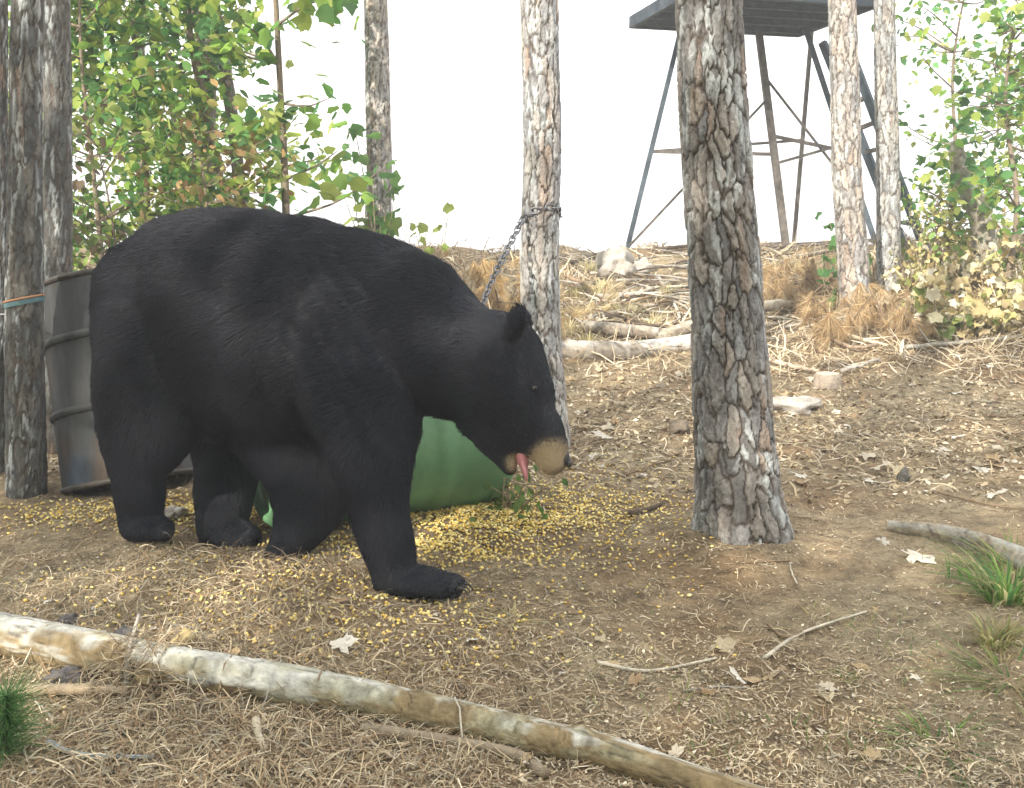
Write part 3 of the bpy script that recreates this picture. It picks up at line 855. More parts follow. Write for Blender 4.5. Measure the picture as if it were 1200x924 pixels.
fl_r = [.051, .051, .049, .045, .042, .039, .036, .033, .022]
fl_p = lay([(-60, 745), (0, 758), (140, 786), (260, 806), (400, 828), (520, 852), (617, 875), (720, 898), (1000, 985)], fl_r, .35)
lg = add('log', log_mesh(fl_p, fl_r, 64, 201, ((.24, .18, .10), (.50, .49, .44), (.33, .31, .21)), 420, .06), M_twig)
tag(lg, 'long peeling pale pole lying across the matted litter in front of the bear', 'log')

def stick(name, label, cat, path, r0, r1, col, sides=7, n=14, group=None, wig=.0, twigs=0):
    pts = spline(path, n)
    if wig:
        pts = pts + wig * (RNG.random(pts.shape) - .5)
    m = MB(); m.tube(pts, np.linspace(r0, r1, n), sides, col, rough=.2)
    for k in range(twigs):
        i = RNG.integers(2, n - 2); d = RNG.normal(0, 1, 3); d[2] = abs(d[2]) * .6; d /= np.linalg.norm(d)
        L_ = .1 + .15 * RNG.random()
        m.tube(spline([pts[i], pts[i] + d * L_ * .5 + RNG.normal(0, .012, 3), pts[i] + d * L_], 6), np.linspace(r1 * .8 + .001, .001, 6), 5, col)
    o = add(name, m.mesh(name, True), M_twig)
    return tag(o, label, cat, group)

def rock(name, label, c, r3, seed, m, group=None):
    bm = bmesh.new(); bmesh.ops.create_icosphere(bm, subdivisions=4, radius=1)
    for v in bm.verts:
        p = v.co
        k = 1 + .85 * fbm(np.array([p.x * 1.3 + seed]), np.array([p.y * 1.3 + p.z * 1.7]), seed, 4)[0]
        v.co = Vector((p.x * r3[0] * k + c[0], p.y * r3[1] * k + c[1], p.z * r3[2] * k + c[2]))
    me = bpy.data.meshes.new(name); bm.to_mesh(me); bm.free()
    me.polygons.foreach_set('use_smooth', np.ones(len(me.polygons), bool))
    return tag(add(name, me, m), label, 'rock', group)
GREY, BRN, PALE, DARK = (.34, .31, .27), (.23, .165, .105), (.52, .47, .38), (.12, .09, .065)
def gl(pts, lift=.01): return [G(*p) + np.array([0, 0, lift]) for p in pts]

stick('branch', 'dead grey branch lying close under the peeling pole', 'branch', gl([(425, 862), (500, 872), (600, 890), (640, 915)], .012), .014, .011, (.26, .21, .15), 10)
stick('branch', 'straight brown branch lying level below the pole beside the pine seedling', 'branch', gl([(-30, 822), (60, 818), (150, 820)], .02), .014, .011, (.33, .26, .18), 8)
stick('branch', 'broken yellowish limb stub jutting from under the pole', 'branch', [G(165, 812) + [0, 0, .02], G(195, 795) + [0, 0, .05], G(225, 780) + [0, 0, .08]], .022, .018, (.40, .31, .16), 10)
stick('stick', 'upright grey stick leaning against the pole by dark debris', 'stick', [G(148, 815), P(150, 770, G(148, 815)[1] + .05), P(163, 720, G(148, 815)[1] + .12)], .007, .004, GREY)
stick('stick', 'thin curved pale twig arching over the pole beside the limb stub', 'stick', [G(180, 838), P(174, 800, 2.2), P(195, 745, 2.27)], .004, .0025, PALE)
stick('stick', 'thin pale twig looping over the pole onto the ground below it', 'stick', [P(440, 795, 2.17), P(425, 830, 2.02), G(430, 868) + [0, 0, .01], G(462, 895) + [0, 0, .01]], .004, .003, (.5, .42, .32))
stick('stick', 'short curved pale bone-like stick on the litter below the pole', 'stick', gl([(300, 850), (303, 868), (310, 885)], .012), .010, .007, (.5, .43, .32))
stick('stick', 'dark thin branch arching onto the upper end of the pole', 'stick', [P(-20, 720, 2.45), P(30, 745, 2.4), P(75, 715, 2.5), G(88, 700)], .005, .003, DARK)
stick('stick', 'short dark twig resting across the pole', 'stick', [P(425, 800, 2.16), P(450, 795, 2.2), P(474, 783, 2.26)], .006, .003, DARK)
stick('stick', 'long blue-grey stick curving along the litter near the pine seedling', 'stick', gl([(55, 875), (95, 890), (180, 893)], .01), .006, .004, (.30, .33, .34))
stick('stick', 'dark stick lying alone on the dirt by the spilled corn', 'stick', gl([(738, 606), (760, 600), (778, 593)], .012), .012, .006, DARK)
for pts, lab in (([(600, 585), (630, 592), (660, 600)], 'slim twig on the corn beside the green weed'), ([(340, 648), (370, 649)], 'pale straight twig beside the bear\'s trailing paw'),
                 ([(730, 560), (770, 545), (800, 540)], 'thin brown twig between the two nearest pine trunks'), ([(870, 662), (925, 660)], 'short dark twig at the foot of the thick pine'),
                 ([(1000, 560), (1030, 568), (1050, 566)], 'short brown stick beside the pale leaves under the shrub bank'), ([(1085, 575), (1140, 590), (1200, 600)], 'bluish bent twig beside the half-buried log'),
                 ([(895, 775), (940, 745), (1015, 720)], 'pale dry grass stem bent over the dirt'), ([(900, 735), (920, 750), (955, 738)], 'dark curved twig in the open dirt'),
                 ([(700, 780), (760, 790), (840, 775)], 'light thin stick in the dirt downhill of the thick pine')):
    stick('stick', lab, 'stick', gl(pts, .008), .005, .003, BRN if 'pale' not in lab and 'light' not in lab else PALE)

M_char = mat('charred', [(.05, .045, .045), (.11, .10, .10), (.2, .18, .16)], 40, .9, .6, 120)
for i, (a, b, r3, up, lab) in enumerate(((152, 762, (.034, .03, .036), .06, 'dark rotten bark chunk sitting on the pole by the upright stick'), (85, 800, (.05, .03, .03), .02, 'dark rotten debris clump under the pole near the seedling'), (80, 735, (.026, .022, .02), .05, 'small dark bark piece on top of the pole near its buried end'))):
    g = G(a, b); rock('debris_chunk', lab, (g[0], g[1], g[2] + up * .3), r3, 31 + i, M_char)
for i in range(11):
    t = RNG.random(); k = min(int(t * 6), 5); f = t * 6 - k
    c = fl_p[k] * (1 - f) + fl_p[k + 1] * f; r_ = fl_r[k]
    an = RNG.normal(0, .5); d = np.array([math.sin(an), math.cos(an), 0]); L_ = .05 + .06 * RNG.random(); o_ = RNG.normal(0, .03)
    pth = [c + d * (-L_) + [o_, 0, 0], c + [o_ * .5, 0, r_ + .004], c + d * L_ + [-o_, 0, 0]]
    for p in (pth[0], pth[2]): p[2] = max(Hs(p[0], p[1]) + .004, p[2] - .03)
    stick('straw', 'thin %s straw bent over the peeling pole' % ('pale', 'brown', 'grey')[i % 3], 'straw', pth, .0022, .0014, [PALE, BRN, GREY][i % 3], 5, 9, 'straws over the pole', .006)
hb = lay([(1040, 620), (1110, 632), (1180, 655), (1260, 690)], [.04] * 4, .75)
tag(add('log', log_mesh(hb, [.02, .04, .045, .045], 24, 211, ((.33, .27, .19), (.42, .40, .34), (.36, .36, .33)), 50), M_twig), 'half-buried grey log beside the green grass tuft', 'log')
cl = lay([(630, 418), (700, 420), (760, 418), (820, 408)], [.07] * 4, .3)
tag(add('log', log_mesh(cl, [.075, .072, .07, .065], 24, 213, ((.30, .26, .21), (.52, .50, .46), (.42, .42, .40)), 50), M_twig), 'stout pale log edging the foot of the brush bank', 'log')
bl = [G(684, 392) + [0, 0, .06], G(720, 400) + [0, 0, .09], G(772, 404) + [0, 0, .08]]
tag(add('log', log_mesh(bl, [.045, .05, .045], 18, 215, ((.22, .18, .14), (.36, .33, .28), (.28, .25, .21)), 30), M_twig), 'dark round pole resting on the stout pale log', 'log')
bl = [G(770, 405) + [0, 0, .05], G(830, 392) + [0, 0, .10], G(900, 376) + [0, 0, .12], G(936, 370) + [0, 0, .1]]
tag(add('log', log_mesh(bl, [.05, .05, .045, .03], 18, 217, ((.28, .23, .17), (.44, .40, .33), (.36, .34, .28)), 30), M_twig), 'weathered pole passing behind the thick pine trunk', 'log')

# brush pile branches on the bank
bank = [([(664, 330), (700, 345), (738, 355)], .014, BRN, 'red-brown branch sloping down the bank below the pale boulder'),
        ([(700, 352), (750, 350), (792, 333)], .016, GREY, 'bowed grey branch below the pale boulder'),
        ([(690, 378), (730, 372), (770, 362)], .016, (.28, .24, .19), 'grey branch just above the dark round pole'),
        ([(664, 316), (690, 308), (718, 298)], .015, DARK, 'dark branch running up the bank crest to the boulder'),
        ([(665, 305), (700, 312), (735, 303)], .010, GREY, 'thin grey branch along the crest left of bare dirt'),
        ([(765, 300), (800, 295), (840, 290)], .014, DARK, 'dark pole end poking out beyond the boulder'),
        ([(870, 294), (920, 295), (975, 293)], .014, (.16, .13, .11), 'dark level rail along the crest under the tower'),
        ([(745, 352), (790, 345), (800, 338)], .012, PALE, 'pale forked branch by the thick pine'),
        ([(905, 378), (945, 377), (990, 400), (1040, 412)], .013, (.45, .38, .28), 'pale curved branch emerging from the rusty needles'),
        ([(940, 380), (975, 403), (1010, 415), (1058, 402)], .012, (.24, .18, .13), 'dark bowed branch lying in front of the rusty needles'),
        ([(895, 430), (930, 436), (960, 444)], .012, (.38, .31, .24), 'brown stick pointing at the small stump'),
        ([(985, 442), (1010, 437), (1030, 428)], .010, GREY, 'short grey stick beside the small stump'),
        ([(1060, 412), (1120, 408), (1200, 402)], .012, (.30, .28, .24), 'straight grey branch fronting the yellow shrubs'),
        ([(1055, 420), (1063, 385), (1080, 350)], .008, (.6, .55, .42), 'slender upright pale stem in front of the yellow shrubs'),
        ([(690, 365), (705, 385), (720, 392)], .010, GREY, 'short grey stub in the brush beside dry grass'),
        ([(770, 330), (790, 360), (800, 392)], .011, (.42, .40, .36), 'pale bent limb descending the bank by the thick pine'),
        ([(840, 330), (890, 340), (925, 335)], .011, BRN, 'brown branch on the bank behind the thick pine')]
for pts, r, c, lab in bank:
    p3 = [G(a, b) + np.array([0, 0, r + .02 + .03 * RNG.random()]) for a, b in pts]
    r *= 1.45
    c = tuple(np.array(c) * 1.15)
    stick('branch', lab, 'branch', p3, r, r * .6, c, 8, 16, 'brush on the bank', .012, 2)
for k in range(130):
    a = 655 + 290 * RNG.random(); b = 303 + 100 * RNG.random()
    g = G(a, b); an = RNG.random() * 3.1; L_ = .35 + .6 * RNG.random()
    d = np.array([math.cos(an), math.sin(an) * .5, .12 * RNG.random()])
    q2 = g + d * L_; q2[2] = Hs(q2[0], q2[1]) + .05 * RNG.random()
    c = [GREY, BRN, PALE, DARK][k % 4]
    stick('twig', 'small loose %s twig among the brush piled on the bank' % ('grey', 'brown', 'pale', 'dark')[k % 4], 'twig', [g + [0, 0, .03], (g + q2) / 2 + [0, 0, .05], q2 + [0, 0, .05]], .013, .005, c, 6, 10, 'loose twigs on the bank', .01)
for k in range(46):
    Y = 1.75 + 3.8 * RNG.random() ** 1.3; x = (RNG.random() - .5) * 1.02 * Y
    if -1.35 < x < 0.05 and 2.5 < Y < 3.9: continue
    an = RNG.random() * 3.14; L_ = .06 + .14 * RNG.random()
    path = [np.array([x + L_ * t * math.cos(an) + .01 * RNG.normal(), Y + L_ * t * math.sin(an), 0]) for t in (-.5, 0, .5)]
    for p in path: p[2] = Hs(p[0], p[1]) + .006
    stick('twig', 'small %s twig lying loose on the bare dirt' % ('grey', 'brown', 'pale')[k % 3], 'twig', path, .0032, .0018, [GREY, BRN, PALE][k % 3], 5, 8, 'loose twigs on the dirt', .004)

M_rock = mat('rock', [(.26, .23, .20), (.40, .37, .33), (.50, .47, .43)], 16, .9, .4, 60)
M_rockp = mat('pale_rock', [(.28, .25, .21), (.38, .35, .31), (.46, .43, .39)], 9, .9, .4, 40)
g = P(203, 590, 3.45); rock('rock', 'rounded stone on the ground between the bear\'s hind legs', (g[0], g[1], Hs(g[0], g[1]) + .018), (.04, .04, .032), 3, M_rock)
g = G(725, 330); rock('boulder', 'broad pale boulder on the bank crest below the tower', (g[0], g[1] + .25, g[2] + .12), (.15, .15, .13), 8, M_rockp)
g = G(757, 330); rock('boulder', 'smaller pale boulder against the broad one on the crest', (g[0], g[1] + .2, g[2] + .08), (.10, .10, .10), 12, M_rockp)
g = G(797, 507); rock('rock', 'small dark clod on the dirt beside the thick pine', (g[0], g[1], g[2] + .02), (.05, .045, .04), 15, mat('clod', [(.10, .08, .06), (.2, .16, .12)], 20, .95, .5))
g = G(930, 478); rock('rock', 'low flat stone half sunk in the slope below the stump', (g[0], g[1], g[2] + .01), (.14, .11, .05), 21, M_rock)
g = G(1058, 563); rock('rock', 'small dark stone beside the pale leaves', (g[0], g[1], g[2] + .015), (.03, .025, .035), 25, mat('dark_stone', [(.08, .075, .065), (.15, .14, .12)], 20, .95, .5))

def stump():
    g = G(969, 452)
    root = thing('stump', 'small sawn pale-topped stump at the foot of the bank', 'stump', g)
    m = MB(); m.tube([g - [0, 0, .06], g + [0, 0, .02], g + [0, 0, .075]], [.1, .085, .075], 20, (.3, .25, .2), rough=.12)
    add('bark', m.mesh('bark', True), M_twig, root)
    m = MB(); m.tube([g + [0, 0, .070], g + [0, 0, .079]], [.068, .068], 20, (.62, .52, .38)); add('cut_face', m.mesh('cut_face'), M_twig, root)
stump()
def board():
    a, b = P(255, 583, 3.92), P(345, 589, 3.82)
    for p in (a, b): p[2] = Hs(p[0], p[1]) + .03
    m = MB(); m.bar(a, b, .11, .04, (.52, .50, .47))
    tag(add('board', m.mesh('board'), M_twig), 'weathered pale board lying on the ground between the two drums', 'board')
board()

# ------------------------------------------------------------------ foliage
def leaf_shape(kind_):
    if kind_ == 'oval':
        pts = [(0, 0), (.26, .25), (.30, .55), (0, 1.0), (-.30, .55), (-.26, .25)]
        z = [0, .05, .04, -.08, .04, .05]
        V = np.array([(x, y, zz) for (x, y), zz in zip(pts, z)] + [(0, .45, -.03)])
        Fs = [(6, i, (i + 1) % 6) for i in range(6)]
    elif kind_ == 'maple':
        pts = [(0, 0), (.22, .02), (.44, .12), (.40, .30), (.54, .50), (.34, .60), (.20, .80), (0, 1.0), (-.20, .80), (-.34, .60), (-.54, .50), (-.40, .30), (-.44, .12), (-.22, .02)]
        V = np.array([(x, y, -.25 * x * x - .10 * y * y + .03 * math.sin(9 * x)) for x, y in pts] + [(0, .42, .03)])
        k = len(pts); Fs = [(k, i, (i + 1) % k) for i in range(k)]
    elif kind_ == 'curl':
        pts = [(0, 0), (.2, .2), (.42, .35), (.25, .6), (.12, .8), (0, 1.0), (-.14, .75), (-.38, .6), (-.3, .35), (-.15, .15)]
        V = np.array([(x, y, .9 * x * x + .3 * (y - .5) ** 2 + .05 * math.sin(11 * y)) for x, y in pts] + [(0, .5, -.04)])
        k = len(pts); Fs = [(k, i, (i + 1) % k) for i in range(k)]
    elif kind_ == 'fallen':
        n_ = 22; V = [(0, .5, 0)]
        for ring in (.5, 1.0):
            for q_ in range(n_):
                a_ = 2 * math.pi * q_ / n_; r_ = ring * (.42 + .10 * math.cos(5 * a_ + .6) + .05 * math.cos(11 * a_) + .08 * math.sin(a_))
                x_, y_ = r_ * math.cos(a_) * .8, .5 + r_ * math.sin(a_) * 1.1
                V.append((x_, y_, .55 * x_ * x_ * (1 if ring < 1 else 1.5) - .25 * (y_ - .5) ** 2 + .035 * math.sin(4 * a_ + ring * 3)))
        V = np.array(V); Fs = [(0, 1 + q_, 1 + (q_ + 1) % n_) for q_ in range(n_)]
        for q_ in range(n_):
            b_, c_ = 1 + q_, 1 + (q_ + 1) % n_; Fs += [(b_, b_ + n_, c_ + n_), (b_, c_ + n_, c_)]
    return V, np.array(Fs)

def limbs(m, base, height, n, spread, r, seed, col, lean=(0, 0)):
    """trunk and limbs; returns tip points for the leaves"""
    rng = np.random.default_rng(seed)
    base = np.asarray(base, float)
    top = base + np.array([lean[0], lean[1], height])
    tr = spline([base - [0, 0, .1], base + (top - base) * .35 + rng.normal(0, .04, 3), base + (top - base) * .7 + rng.normal(0, .05, 3), top], 16)
    m.tube(tr, np.linspace(r, r * .3, 16), 8, col, rough=.15)
    tips = []
    for k in range(n):
        i = rng.integers(3, 16)
        a = rng.random() * 6.28; L_ = spread * (.5 + .7 * rng.random())
        e = tr[i] + np.array([math.cos(a) * L_, math.sin(a) * L_ * .8, L_ * (.1 + .5 * rng.random())])
        br = spline([tr[i], (tr[i] + e) / 2 + rng.normal(0, .06, 3), e], 8)
        m.tube(br, np.linspace(r * .35, .003, 8), 5, col)
        tips += [br[j] for j in range(3, 8)]
    return np.array(tips)

def leaf_cloud(tips, n, size, shape, palette, seed, jitter=.14, droop=.5):
    rng = np.random.default_rng(seed)
    tv, tf = leaf_shape(shape)
    pos = tips[rng.integers(0, len(tips), n)] + rng.normal(0, jitter, (n, 3))
    M = rotmats(rng.random(n) * 6.28, rng.normal(0, .5, n), rng.normal(-droop, .6, n))
    sc = size * (.55 + .8 * rng.random((n, 1))) * np.ones((1, 3))
    pal = np.array(palette)
    cols = pal[rng.integers(0, len(pal), n)] * (.75 + .5 * rng.random((n, 1)))
    return scatter(tv, tf, pos, M, sc, cols)

GREENS = [(.22, .38, .08), (.30, .46, .11), (.13, .28, .07), (.44, .50, .15), (.16, .36, .15), (.36, .44, .10), (.52, .56, .20), (.10, .21, .08), (.12, .24, .08)]
def sapling(name, label, px, py_base, Y, height, n_limb, spread, r, n_leaf, size, seed, shape='oval', palette=GREENS, cat='tree', lean=(0, 0), group='leafy saplings behind the drums', jitter=.095, bcol=(.2, .16, .12)):
    b = P(px, py_base, Y); b[2] = Hs(b[0], b[1])
    root = thing(name, label, cat, b, group)
    m = MB(); tips = limbs(m, b, height, n_limb, spread, r, seed, bcol, lean)
    add('trunk' if cat == 'tree' else 'stem', m.mesh('trunk', True), M_twig, root)
    V, Fs, C = leaf_cloud(tips, n_leaf, size, shape, palette, seed + 1, jitter)
    add('crown' if cat == 'tree' else 'foliage', mesh_np('crown', V, Fs, C), M_leaf if palette is GREENS else M_dry, root)
    return root

sapling('sapling', 'bushy green sapling filling the gap right behind the steel drum', 120, 300, 6.6, 3.0, 36, .7, .022, 2000, .085, 301)
sapling('sapling', 'slender leafy sapling with a bare dark stem beside the bushy one', 168, 300, 7.2, 3.4, 36, .75, .03, 2000, .085, 305)
sapling('sapling', 'tall sapling leaning toward the half-hidden pine', 288, 300, 7.4, 3.6, 34, .75, .045, 1500, .10, 309, lean=(-.42, .2), bcol=(.22, .17, .13))
sapling('sapling', 'straight thin-stemmed sapling with broad leaves above the bear\'s back', 336, 300, 7.0, 3.6, 30, .6, .034, 800, .11, 313, shape='maple')
sapling('sapling', 'pale green sapling deep behind the banded pine trunk', -10, 300, 8.0, 3.6, 30, .7, .03, 1800, .08, 317)
sapling('sapling', 'dense distant sapling showing yellow-green between the nearer stems', 215, 300, 9.0, 4.0, 40, .9, .03, 1900, .09, 321, palette=GREENS)
sapling('sapling', 'broad distant sapling closing the view past the drum rim', 60, 300, 9.4, 4.2, 40, 1.0, .03, 1900, .09, 325)
sapling('understory_shrub', 'low dark-leaved shrub peeking over the steel drum rim', 125, 330, 5.6, 1.5, 20, .4, .012, 520, .06, 329, palette=[(.10, .15, .05), (.16, .12, .08), (.16, .22, .06)], cat='shrub')
sapling('understory_shrub', 'low mixed shrub over the bear\'s hips', 235, 330, 6.2, 1.6, 20, .45, .012, 520, .06, 333, palette=[(.14, .2, .05), (.26, .24, .08), (.30, .2, .09)], cat='shrub')
sapling('sapling', 'thin pale sapling with feathery leaves beyond the yellow shrubs', 1110, 300, 9.2, 2.4, 24, .6, .025, 520, .08, 337, palette=GREENS, group='leafy saplings on the bank')
sapling('sapling', 'green-crowned sapling at the end of the shrub bank', 1180, 300, 8.2, 2.1, 26, .5, .03, 700, .075, 341, shape='maple', group='leafy saplings on the bank', lean=(-.1, 0))

sapling('sapling', 'stout-stemmed sapling beyond the green-crowned one at the bank end', 1215, 300, 8.9, 2.8, 32, .7, .03, 480, .09, 361, group='leafy saplings on the bank')
sapling('sapling', 'low spreading green sapling behind the ivy-clad broken trunk', 1150, 300, 9.6, 1.7, 26, .55, .02, 320, .09, 365, group='leafy saplings on the bank')
sapling('understory_shrub', 'low leafy green shrub between the slim pine and the ivy-clad trunk', 1095, 320, 8.9, .75, 18, .4, .01, 420, .07, 369, palette=[(.20, .32, .10), (.40, .42, .14), (.55, .48, .2)], cat='shrub', group='leafy saplings on the bank')
# leaning broken trunk clad with leaves
b = P(1162, 300, 8.6); b[2] = Hs(b[0], b[1])
t_ = [b - [0, 0, .1], P(1150, 260, 8.6), P(1128, 205, 8.6), P(1118, 165, 8.6)]
root = thing('broken_tree', 'leaning broken grey trunk clad in ivy at the end of the bank', 'tree', b)
add('trunk', log_mesh(t_, [.10, .095, .085, .05], 20, 221, ((.3, .27, .22), (.5, .48, .42), (.36, .4, .32)), 40), M_twig, root)
tp = np.array([t_[1], t_[2], t_[3], (t_[1] + t_[2]) / 2])
V, Fs, C = leaf_cloud(tp, 130, .09, 'maple', GREENS, 345, .16); add('ivy', mesh_np('ivy', V, Fs, C), M_leaf, root)

# autumn shrubs on the bank: every big leaf its own object
YELLOWS = [(.70, .60, .34), (.76, .70, .48), (.64, .50, .24), (.78, .74, .62), (.54, .52, .24), (.50, .40, .24)]
def leafy_plant(name, label, cat, base, stems, n_leaf, size, shape, palette, seed, spread, height, mat_, group=None, stem_col=(.3, .24, .16), squash=.6):
    rng = np.random.default_rng(seed)
    root = thing(name, label, cat, base, group)
    m = MB(); tips = []
    for k in range(stems):
        a = rng.random() * 6.28
        e = base + np.array([math.cos(a) * spread * rng.random() ** .5, math.sin(a) * spread * squash * rng.random() ** .5, height * (.35 + .65 * rng.random())])
        br = spline([base + rng.normal(0, .02, 3) * [1, 1, 0] - [0, 0, .03], (base + e) / 2 + rng.normal(0, .05, 3), e], 8)
        m.tube(br, np.linspace(.007, .002, 8), 5, stem_col); tips += list(br[2:])
    add('stem', m.mesh('stem', True), M_twig, root)
    tv, tf = leaf_shape(shape)
    meshes = []
    for c in palette:
        tw = tv.copy(); tw[:, 2] += rng.normal(0, .09, len(tw)); tw[:, 0] *= .75 + .4 * rng.random()
        me = mesh_np('leaf', tw, tf, np.tile(c, (len(tv), 1)), True); me.materials.append(mat_); meshes.append(me)
    for k in range(n_leaf):
        o = bpy.data.objects.new('leaf', meshes[rng.integers(0, len(meshes))]); COL.objects.link(o); o.parent = root
        p = tips[rng.integers(0, len(tips))] + rng.normal(0, .05, 3)
        p[2] = max(p[2], Hs(p[0], p[1]) + .02)
        o.location = Vector(p) - root.location
        o.rotation_euler = (rng.normal(-.9, .6), rng.normal(0, .5), rng.random() * 6.28)
        s = size * (.6 + .7 * rng.random()); o.scale = (s, s, s)
    return root
def on_ground(px, py):
    g = G(px, py); return g
spots = [(1075, 385, 'withering yellow shrub in front of the ladder foot', 341), (1120, 400, 'pale straw-leaved shrub beside the upright pale stem', 342), (1165, 395, 'thick yellow shrub under the broken trunk', 343),
         (1205, 400, 'tan curled-leaf shrub at the far end of the bank', 344), (1110, 350, 'yellow-green shrub higher on the bank behind the pale stem', 345), (1160, 345, 'golden shrub high on the bank by the ivy trunk', 346),
         (1150, 312, 'tall golden shrub around the foot of the ivy-clad trunk', 349), (1198, 318, 'tall straw-coloured shrub under the green-crowned sapling', 350), (1092, 318, 'small yellow shrub on the crest past the ladder foot', 357),
         (1065, 345, 'sparse yellowing shrub between the slim pine and the ladder foot', 347), (1215, 350, 'browned shrub behind the tan curled one', 348)]
for px_, py_, lab, sd in spots:
    leafy_plant('autumn_shrub', lab, 'shrub', G(px_, py_), 16, 110, .088, 'curl' if sd % 2 else 'maple', YELLOWS if sd % 3 else YELLOWS[:4] + [(.18, .26, .07), (.3, .34, .1)], sd, .34, .48, M_dry, 'withering shrubs on the bank')
leafy_plant('vine', 'bright green broad-leaved vine climbing the foot of the pinkish pine', 'vine', G(985, 362) + [0, 0, .0], 12, 64, .10, 'maple', [(.10, .26, .08), (.14, .32, .10), (.2, .36, .1)], 351, .28, .8, M_leaf)
leafy_plant('vine', 'broad green vine leaves hanging around the sunlit pine trunk', 'vine', P(437, 300, 8.35) * [1, 1, 0] + [0, 0, Hs(P(437, 300, 8.35)[0], 8.35)], 14, 60, .14, 'maple', [(.13, .28, .08), (.18, .34, .10), (.26, .36, .1)], 352, .4, 1.5, M_leaf)
leafy_plant('weed', 'yellow-green leafy weed rising beyond the bear\'s shoulders', 'weed', P(500, 330, 8.0) * [1, 1, 0] + [0, 0, Hs(P(500, 330, 8.)[0], 8.)], 8, 30, .09, 'maple', [(.30, .40, .08), (.36, .44, .12)], 353, .2, .85, M_leaf)
leafy_plant('weed', 'small green weed sprouting at the end of the green drum', 'weed', P(598, 598, 3.52) * [1, 1, 0] + [0, 0, Hs(P(598, 598, 3.52)[0], 3.52)], 9, 54, .045, 'oval', [(.10, .20, .06), (.16, .27, .08), (.22, .32, .12)], 354, .075, .13, M_leaf)
leafy_plant('weed', 'single green seedling on the stout pale log', 'weed', G(768, 418), 3, 5, .08, 'oval', [(.16, .34, .08)], 355, .06, .12, M_leaf)
leafy_plant('weed', 'dry brown seed-headed weed on the crest beside the chain', 'weed', P(545, 330, 8.2) * [1, 1, 0] + [0, 0, Hs(P(545, 330, 8.2)[0], 8.2)], 14, 60, .045, 'oval', [(.22, .14, .09), (.3, .2, .12), (.4, .3, .16)], 356, .3, .55, M_dry)

# rusty dead pine boughs
def needle_bough(label, base, n_clump, spread, height, seed, col=((.46, .31, .17), (.54, .40, .24), (.36, .24, .13), (.60, .49, .32))):
    rng = np.random.default_rng(seed)
    root = thing('dead_pine_bough', label, 'pine bough', base, 'rusty dead pine boughs on the bank')
    m = MB(); tips = []
    for k in range(7):
        a = rng.random() * 6.28
        e = base + np.array([math.cos(a) * spread, math.sin(a) * spread * .5, height * (.2 + .8 * rng.random())])
        br = spline([base - [0, 0, .02], (base + e) / 2 + rng.normal(0, .04, 3), e], 8); m.tube(br, np.linspace(.010, .003, 8), 5, (.2, .14, .1)); tips += list(br[2:])
    add('bough', m.mesh('bough', True), M_twig, root)
    n = n_clump * 80
    c = np.array(tips)[rng.integers(0, len(tips), n_clump)] + rng.normal(0, .05, (n_clump, 3))
    main = rng.normal(0, .6, (n_clump, 3)); main[:, 2] -= .7
    ci = np.repeat(np.arange(n_clump), 80)
    d = main[ci] + rng.normal(0, .45, (n, 3)); d /= np.linalg.norm(d, axis=1)[:, None]
    L_ = (.10 + .09 * rng.random(n))[:, None]
    w = np.cross(d, rng.normal(0, 1, (n, 3))); w = w / (np.linalg.norm(w, axis=1)[:, None] + 1e-6) * .0015
    p0 = c[ci]; bend = np.array([0, 0, -.02])
    V = np.stack([p0 - w, p0 + w, p0 + d * L_ + bend], 1).reshape(-1, 3)
    Fs = np.arange(n * 3).reshape(-1, 3)
    C = np.repeat(np.array(col)[rng.integers(0, len(col), n)] * (.7 + .6 * rng.random((n, 1))), 3, axis=0)
    kind(add('needles', mesh_np('needles', V, Fs, C), M_dry, root), 'stuff')
for i, (a, b, lab) in enumerate([(930, 372, 'rusty dead pine bough hanging over the bowed dark branch'), (985, 400, 'rusty dead pine bough at the foot of the pinkish pine'), (1018, 385, 'drooping orange pine bough between the two bank pines'),
                                 (905, 355, 'faded brown pine bough just past the thick pine'), (960, 345, 'thin straw-coloured pine bough on the crest under the tower'), (1040, 398, 'dark rusty pine bough beside the yellow shrubs')]):
    needle_bough(lab, G(a, b) + np.array([0, 0, .02]), 34, .30, .36, 400 + i)
needle_bough('tan dead pine bough behind the chain on the crest', P(585, 345, 8.3) * [1, 1, 0] + [0, 0, Hs(P(585, 345, 8.3)[0], 8.3)], 60, .5, .5, 410, ((.56, .40, .2), (.62, .48, .28), (.48, .32, .15)))
needle_bough('tan dead pine bough low on the bank beside the chained pine', G(680, 375), 40, .28, .3, 411, ((.60, .50, .30), (.66, .56, .36), (.46, .36, .2)))
needle_bough('brownish dead pine bough at the bank foot behind the bear\'s head', P(600, 390, 6.9) * [1, 1, 0] + [0, 0, Hs(P(600, 390, 6.9)[0], 6.9)], 40, .4, .3, 412, ((.56, .42, .24), (.62, .5, .3), (.42, .3, .17)))

